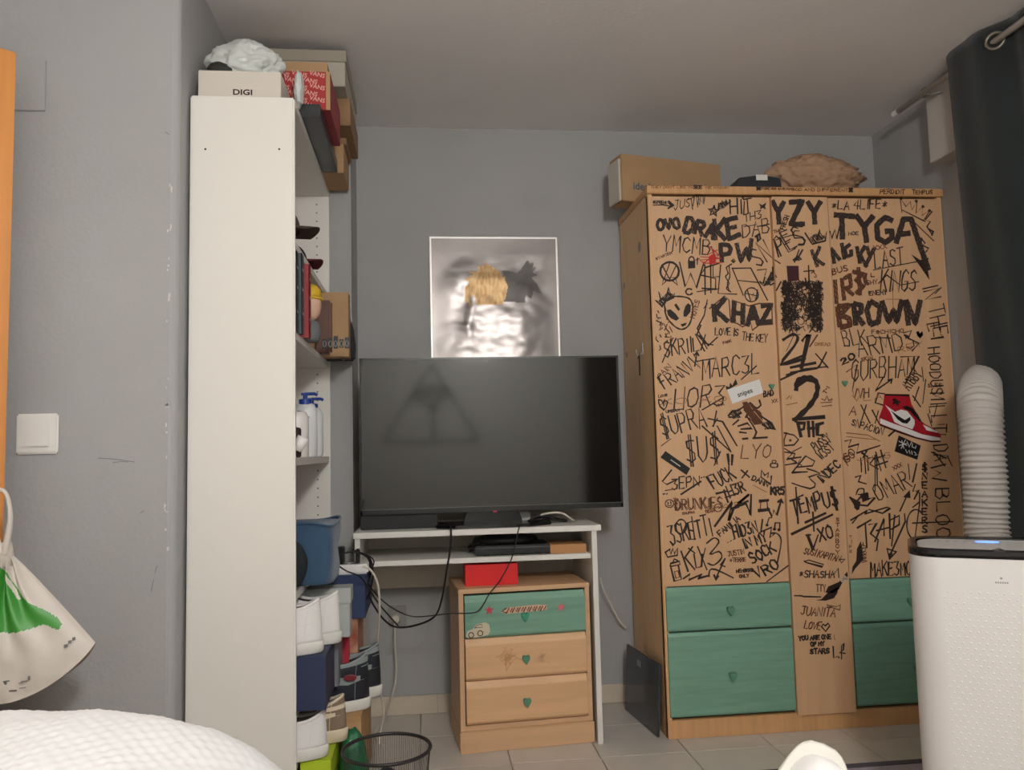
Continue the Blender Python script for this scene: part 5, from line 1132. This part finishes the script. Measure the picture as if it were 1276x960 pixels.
build('housing', ringstack([(rr(hx_-.01, hy_-.01, .07), .03), (rr(hx_-.002, hy_-.002, .074), .05), (rr(hx_, hy_, .075), .30), (rr(hx_, hy_, .075), AZ-.022), (rr(hx_-.002, hy_-.002, .074), AZ-.02)]), ACW, ac, smooth=False, bevel=0)
mb = MB()
for i in range(30):
    for j in range(48):
        x = -hx_+.07+i*(2*hx_-.14)/29; z = .06+j*(AZ-.16)/47
        if (i+j) % 2 == 0 and z < AZ-.09: mb.add([(x-.0035, -hy_-.0002, z), (x, -hy_-.0002, z-.0035), (x+.0035, -hy_-.0002, z), (x, -hy_-.0002, z+.0035), (x, -hy_-.0014, z)], [(0, 1, 4), (1, 2, 4), (2, 3, 4), (3, 0, 4)])
build('dimple_pattern', mb, ACW, ac, kind='stuff')
build('top_rim', ringstack([(rr(hx_+.001, hy_+.001, .076), AZ-.0205), (rr(hx_+.002, hy_+.002, .076), AZ-.014), (rr(hx_+.001, hy_+.001, .075), AZ-.004), (rr(hx_-.005, hy_-.005, .072), AZ), (rr(hx_-.018, hy_-.018, .062), AZ-.003), (rr(hx_-.020, hy_-.020, .062), AZ-.018)]), mat('gloss_black_rim', (26, 24, 26), .15), ac)
build('top_plate', ringstack([(rr(hx_-.021, hy_-.021, .061), AZ-.017), (rr(hx_-.021, hy_-.021, .061), AZ-.008), (rr(hx_-.025, hy_-.025, .058), AZ-.006)]), mat('top_plate_grey', (206, 204, 202), .4), ac)
pb_ = world_of(ac).inverted() @ px(1230, 676, 2, AZ-.006)
build('display_light', MB().lathe([(.028, 0), (.026, .0016), (0, .0018)], n=24, sy=.55).xf(Matrix.Translation((pb_.x, pb_.y, AZ-.0058))), mat('blue_display', (96, 140, 255), .4, emit=2.2), ac)
mb = MB()
for i in range(4): mb.box(pb_.x-.115+i*.02, pb_.y-.004, AZ-.0058, pb_.x-.105+i*.02, pb_.y-.001, AZ-.0054)
build('button_mark', mb, mat('mark_grey', (140, 140, 140), .6), ac, kind='stuff')
build('rim_notch', MB().prism([(-.020, AZ-.012), (.020, AZ-.012), (.012, AZ-.001), (0, AZ+.003), (-.012, AZ-.001)], 1, -hy_-.001, -hy_+.02), mat('gloss_black_rim', (26, 24, 26), .15), ac)
mk = mat('logo_grey', (150, 148, 148), .5); mb = MB(); mb.lathe([(.0028, 0), (0, .0006)], n=8).xf(Matrix.Translation((0, -hy_-.0006, AZ-.064)) @ Matrix.Rotation(PI/2, 4, 'X'))
for i in range(6): mb.box(-.013+i*.0046, -hy_-.0009, AZ-.076, -.0098+i*.0046, -hy_-.0003, AZ-.072)
build('logo_print', mb, mk, ac, kind='stuff')
for q in ((-1, -1), (1, -1), (-1, 1), (1, 1)): build('caster', MB().tube([(q[0]*(hx_-.06)-.012, q[1]*(hy_-.05), .016), (q[0]*(hx_-.06)+.012, q[1]*(hy_-.05), .016)], .0155, 14), BLACK_PL, ac)

HG = mat('hose_grey', (176, 170, 164), .6)
h0 = pY(1231, 668, 2.235)
path = [Vector(p) for p in ((h0.x-.01, 2.17, .60), (h0.x, 2.235, .74), tuple(pY(1228, 610, 2.24)), tuple(pY(1224, 555, 2.245)), tuple(pY(1221, 508, 2.27)), tuple(pY(1221, 490, 2.34)), tuple(pY(1222, 480, 2.46)), tuple(pY(1226, 474, 2.62)))]
ctr = spline(path, 22); N_ = len(ctr)
dcum = [0]
for i in range(1, N_): dcum.append(dcum[-1]+(ctr[i]-ctr[i-1]).length)
tot_ = dcum[-1]; n_r = int(tot_/.0165)
res = []
M_ = n_r*8; j = 0
for i in range(M_+1):
    s_ = tot_*i/M_
    while j < N_-2 and dcum[j+1] < s_: j += 1
    res.append(ctr[j]+(ctr[j+1]-ctr[j])*((s_-dcum[j])/(dcum[j+1]-dcum[j])))
hs = thing('exhaust_hose', 'grey ribbed exhaust hose rising behind the air conditioner', 'hose', (h0.x, 2.2, .6))
mb = MB(); mb.tube(res, lambda t: .059+.0034*math.cos(2*PI*t*n_r), 28); build('hose_body', mb, HG, hs, world=True, smooth=True)
build('hose_adapter', MB().lathe([(.07, 0), (.07, .05), (.066, .055)], n=28).xf(Matrix.Translation((h0.x, 2.20, .60)) @ Matrix.Rotation(-.35, 4, 'X') @ Matrix.Translation((0, 0, -.03))), WHITE_PL, hs, world=True)
build('mounting_plate', B(h0.x-.075, 2.12, .50, h0.x+.075, 2.15, .66), WHITE_PL, hs, world=True, bevel=.004)

# curtain, rod, bracket
RX, RZ = 1.885, 2.335
rod = thing('curtain_rod', 'thin white curtain rod under the ceiling along the right wall', 'curtain rod', (RX, 2.0, RZ))
build('rod_tube', MB().tube([(RX, 2.90, RZ), (RX, .9, RZ)], .011, 12), mat('rod_white', (190, 184, 176), .4), rod, world=True, smooth=True)
build('finial', MB().tube([(RX, 2.90, RZ), (RX, 2.93, RZ)], .012, 12), WHITE_PL, rod, world=True)
build('bracket', MB().tube([(RX, 2.73, RZ), (RX+.02, 2.72, RZ-.012), (XR-.08, 2.70, RZ-.01)], .006, 8).box(RX-.006, 2.715, RZ-.016, RX+.014, 2.745, RZ+.014), mat('bracket_grey', (120, 114, 108), .5), rod, world=True)
CUR = mat('dark_teal_curtain', (29, 36, 37), .9, var=.35, vscale=2.5, sheen=.2, bump=.25, bscale=260)
cu = thing('curtain', 'dark blackout curtain with eyelets hanging along the right wall', 'curtain', (RX, 1.7, .02))
def curt(u, v):
    y = 2.575-1.62*u; z = RZ+.062-(RZ+.062-.02)*v
    a = -u*2*PI*4.0
    amp = .026*(1-.2*v)+.006*math.sin(u*9+v*3)
    x = RX+amp*math.sin(a)-.0+.006*math.sin(a*3+v*4)
    y += .02*math.cos(a*1.0)*1.0-.07*v*(1-u)**2*1.0
    return (x, y, z+.006*math.sin(u*40)*(v < .02))
build('curtain_panel', MB().grid(curt, 260, 60), CUR, cu, world=True, smooth=True, solid=.002)
RG = mat('eyelet_metal', (150, 144, 132), .35, .8)
for k_ in range(1, 8):
    u = (k_*PI)/(2*PI*4.0); u = max(.004, u)
    p = Vector(curt(u, 0)); q = Vector(curt(u+.004, 0)); t_ = (q-p).normalized(); t_.z = 0; t_.normalize()
    c_ = Vector((RX, p.y, RZ)); up_v = Vector((0, 0, 1)); mb = MB()
    nn = t_.cross(up_v)
    for sgn in (-.003, .003): mb.tube([c_+nn*sgn+(t_*math.cos(a*PI/10)+up_v*math.sin(a*PI/10))*.027 for a in range(21)], .0055, 6, cap=False)
    build('eyelet', mb, RG, cu, world=True, smooth=True)

# ================================================================ RUG, BED, DUVET, PLASTIC BAG, SHOE
rug = thing('rug', 'pale lilac grey rug with a dark edge on the floor before the wardrobe', 'rug', (1.4, 2.3, 0))
build('rug_body', B(.90, 2.24, .0008, 1.9, 2.49, .008), mat('rug_lilac', (176, 168, 178), .95, bump=.3, bscale=120), rug, world=True)
build('rug_border', MB().box(.88, 2.488, .0008, 1.92, 2.515, .011), mat('rug_edge', (86, 84, 90), .9), rug, world=True)
bed = thing('bed', 'bed with white sheets in the foreground', 'bed', (-.25, 0, 0))
build('mattress', B(-1.10, -.75, .24, .62, 1.42, .445), mat('mattress_white', (226, 224, 222), .9), bed, world=True, bevel=.03)
build('bed_base', B(-1.09, -.74, .10, .61, 1.41, .238), mat('bed_base_grey', (120, 116, 112), .8), bed, world=True, bevel=.01)
for q in ((-1.0, -.65), (.52, -.65), (-1.0, 1.32), (.52, 1.32)): build('leg', B(q[0]-.03, q[1]-.03, 0, q[0]+.03, q[1]+.03, .10), BLACK_PL, bed, world=True)
DUV = waffle(mat('duvet_white', (150, 154, 158), .95), 30, .3)
def duv(u, v):
    x = -1.12+1.30*u; y = .30+1.06*v
    fx = [(-1.12, .24), (-.62, .247), (-.45, .250), (-.37, .240), (-.30, .215), (-.25, .180), (-.205, .135), (-.12, .07), (.0, .03), (.18, .012)]
    h = fx[-1][1]
    for (a, ha), (b_, hb_) in zip(fx, fx[1:]):
        if a <= x <= b_: t = (x-a)/(b_-a); h = ha+(hb_-ha)*t; break
    g = math.sin(min(1, max(0, (1-v)*5.0))*PI/2)**.6*(.62+.38*math.sin(min(1, v*1.3)*PI/2))
    n = noise.noise(Vector((x*4, y*4, 2)))*.012+noise.noise(Vector((x*11, y*11, 5)))*.004+.0013*math.sin(x*270+2*noise.noise(Vector((x*9, y*9, 1))))*math.sin(y*270+2*noise.noise(Vector((x*9, y*9, 4))))
    return (x, y, .447+max(.004, h*g+n*min(1, h*8)*g))
dv = build('duvet', MB().grid(duv, 360, 290), DUV, smooth=True)
tag(dv, 'white textured duvet heaped on the bed in the lower left corner', 'duvet')

# plastic carrier bag hanging from the door handle
BAGW = mat('carrier_bag_white', (206, 198, 188), .45, bump=.3, bscale=12); BAGG = mat('carrier_bag_green', (58, 140, 48), .45, bump=.3, bscale=12)
cb = thing('carrier_bag', 'white plastic carrier bag with a green print hanging at the left wall', 'bag', (-1.0, 1.85, .7))
BY = 1.86
def bp2(u, v):
    # photo outline of the hanging bag
    ne = (-2, 690), (14, 690); bl_, br_ = (-120, 790), (119, 801)
    tl = (ne[0][0]+(bl_[0]-ne[0][0])*v, ne[0][1]+(bl_[1]-ne[0][1])*v); tr = (ne[1][0]+(br_[0]-ne[1][0])*v**.93, ne[1][1]+(br_[1]-ne[1][1])*v)
    x = tl[0]+(tr[0]-tl[0])*u; y = tl[1]+(tr[1]-tl[1])*u
    sag = math.sin(PI*min(1, max(0, u)))**.75
    y += sag*v**1.0*74
    return x, y
def bagf(side_):
    def f(u, v):
        x, y = bp2(u, v); p = pY(x, y, BY)
        e = math.sin(PI*u)**.5; th = .085*e*math.sin(min(1, v*1.02)*PI*.62)**.8
        wr_ = .010*math.sin((u-.5)*34+2*math.sin(v*6))*max(0, 1-v*1.0)*e+.006*noise.noise(Vector((u*9, v*4, side_*5)))*e
        p.y += (-(th*.6+wr_) if side_ == 0 else th*.6); return p
    return f
GP = [(0, 697), (8, 704), (16, 712), (20, 722), (32, 738), (46, 750), (60, 757), (76, 768), (82, 776), (78, 783), (62, 775), (50, 779), (24, 785), (10, 781), (0, 777), (-30, 770), (-30, 705)]
def bmi(u, v):
    x, y = bp2(u, v); return 1 if inside((x, y), GP) and not (abs(x-(14+(y-715)*.55)) < 1.8 and y < 745) else 0
build('bag_front', MB().grid(bagf(0), 140, 100, mi=bmi), [BAGW, BAGG], cb, world=True, smooth=True)
build('bag_back', MB().grid(bagf(1), 60, 50), BAGW, cb, world=True, smooth=True)
mb = MB()
def strap(off):
    pts_ = [pY(x, y, BY+off) for x, y in ((6, 692), (10, 668), (13, 645), (10, 622), (3, 611), (-6, 615), (-10, 640), (-6, 668), (2, 690))]
    return pts_
for o_ in (-.008, .008): mb.tube(strap(o_), lambda t: .0085-.004*math.sin(t*PI), 8, smooth=5)
build('strap', mb, BAGW, cb, world=True, smooth=True)
kn = pY(7, 688, BY); build('gathered_neck', MB().tube([kn+Vector((0, 0, .02)), kn, kn-Vector((0, 0, .03))], lambda t: .011+.008*t, 12), BAGW, cb, world=True, smooth=True)
mb = MB(); PRT = mat('bag_print_grey', (112, 108, 106), .6)
def on_bag(x, y, d=.0018):
    # invert bp2 by search
    bu = min(((math.dist(bp2(i/70, j/50), (x, y)), i/70, j/50) for i in range(71) for j in range(51)))
    p = bagf(0)(bu[1], bu[2]); q = pY(x, y, p.y-d); return q
for (x, y, w_, h_) in ((82, 806, 5, 4), (87, 801, 4, 4), (92, 797, 4, 4), (8, 850, 8, 1.4), (6, 852, 5, 5), (14, 862, 14, 2), (30, 850, 8, 1.2), (36, 846, 3, 5), (28, 858, 8, 1), (26, 852, 6, 1)):
    c_ = [on_bag(x-w_/2, y-h_/2), on_bag(x+w_/2, y-h_/2-1.2), on_bag(x+w_/2, y+h_/2-1.2), on_bag(x-w_/2, y+h_/2)]; mb.add(c_, [(0, 3, 2, 1)])
build('bag_print', mb, PRT, cb, world=True, kind='stuff')

# the photographer's shoe tip, toe up at the foot of the bed
sh = sneaker('sneaker', 'white shoe with its toe pointing up at the bottom edge of the picture', (0, 0, 0), 0, um=[SHW, mat('soft_white', (226, 224, 220), .8)], sm=mat('offwhite_rubber', (206, 202, 194), .7), lm=LIN, L=.27, sole_h=.026, laces=False, grow=1.09)
tp_ = pY(1022, 944, 1.02)
# toe axis up and slightly right, upper side towards the camera
ax = Vector((.42, .36, .83)).normalized(); nz_ = Vector((-.10, -.92, .38)); nz_ = (nz_-ax*nz_.dot(ax)).normalized(); ay = nz_.cross(ax)
Mx = Matrix((ax, ay, nz_)).transposed().to_4x4()
sh.rotation_mode = 'QUATERNION'; sh.rotation_quaternion = Mx.to_quaternion(); sh.rotation_mode = 'XYZ'
sh.rotation_euler = Mx.to_euler(); sh.location = tp_-ax*.268-nz_*.02
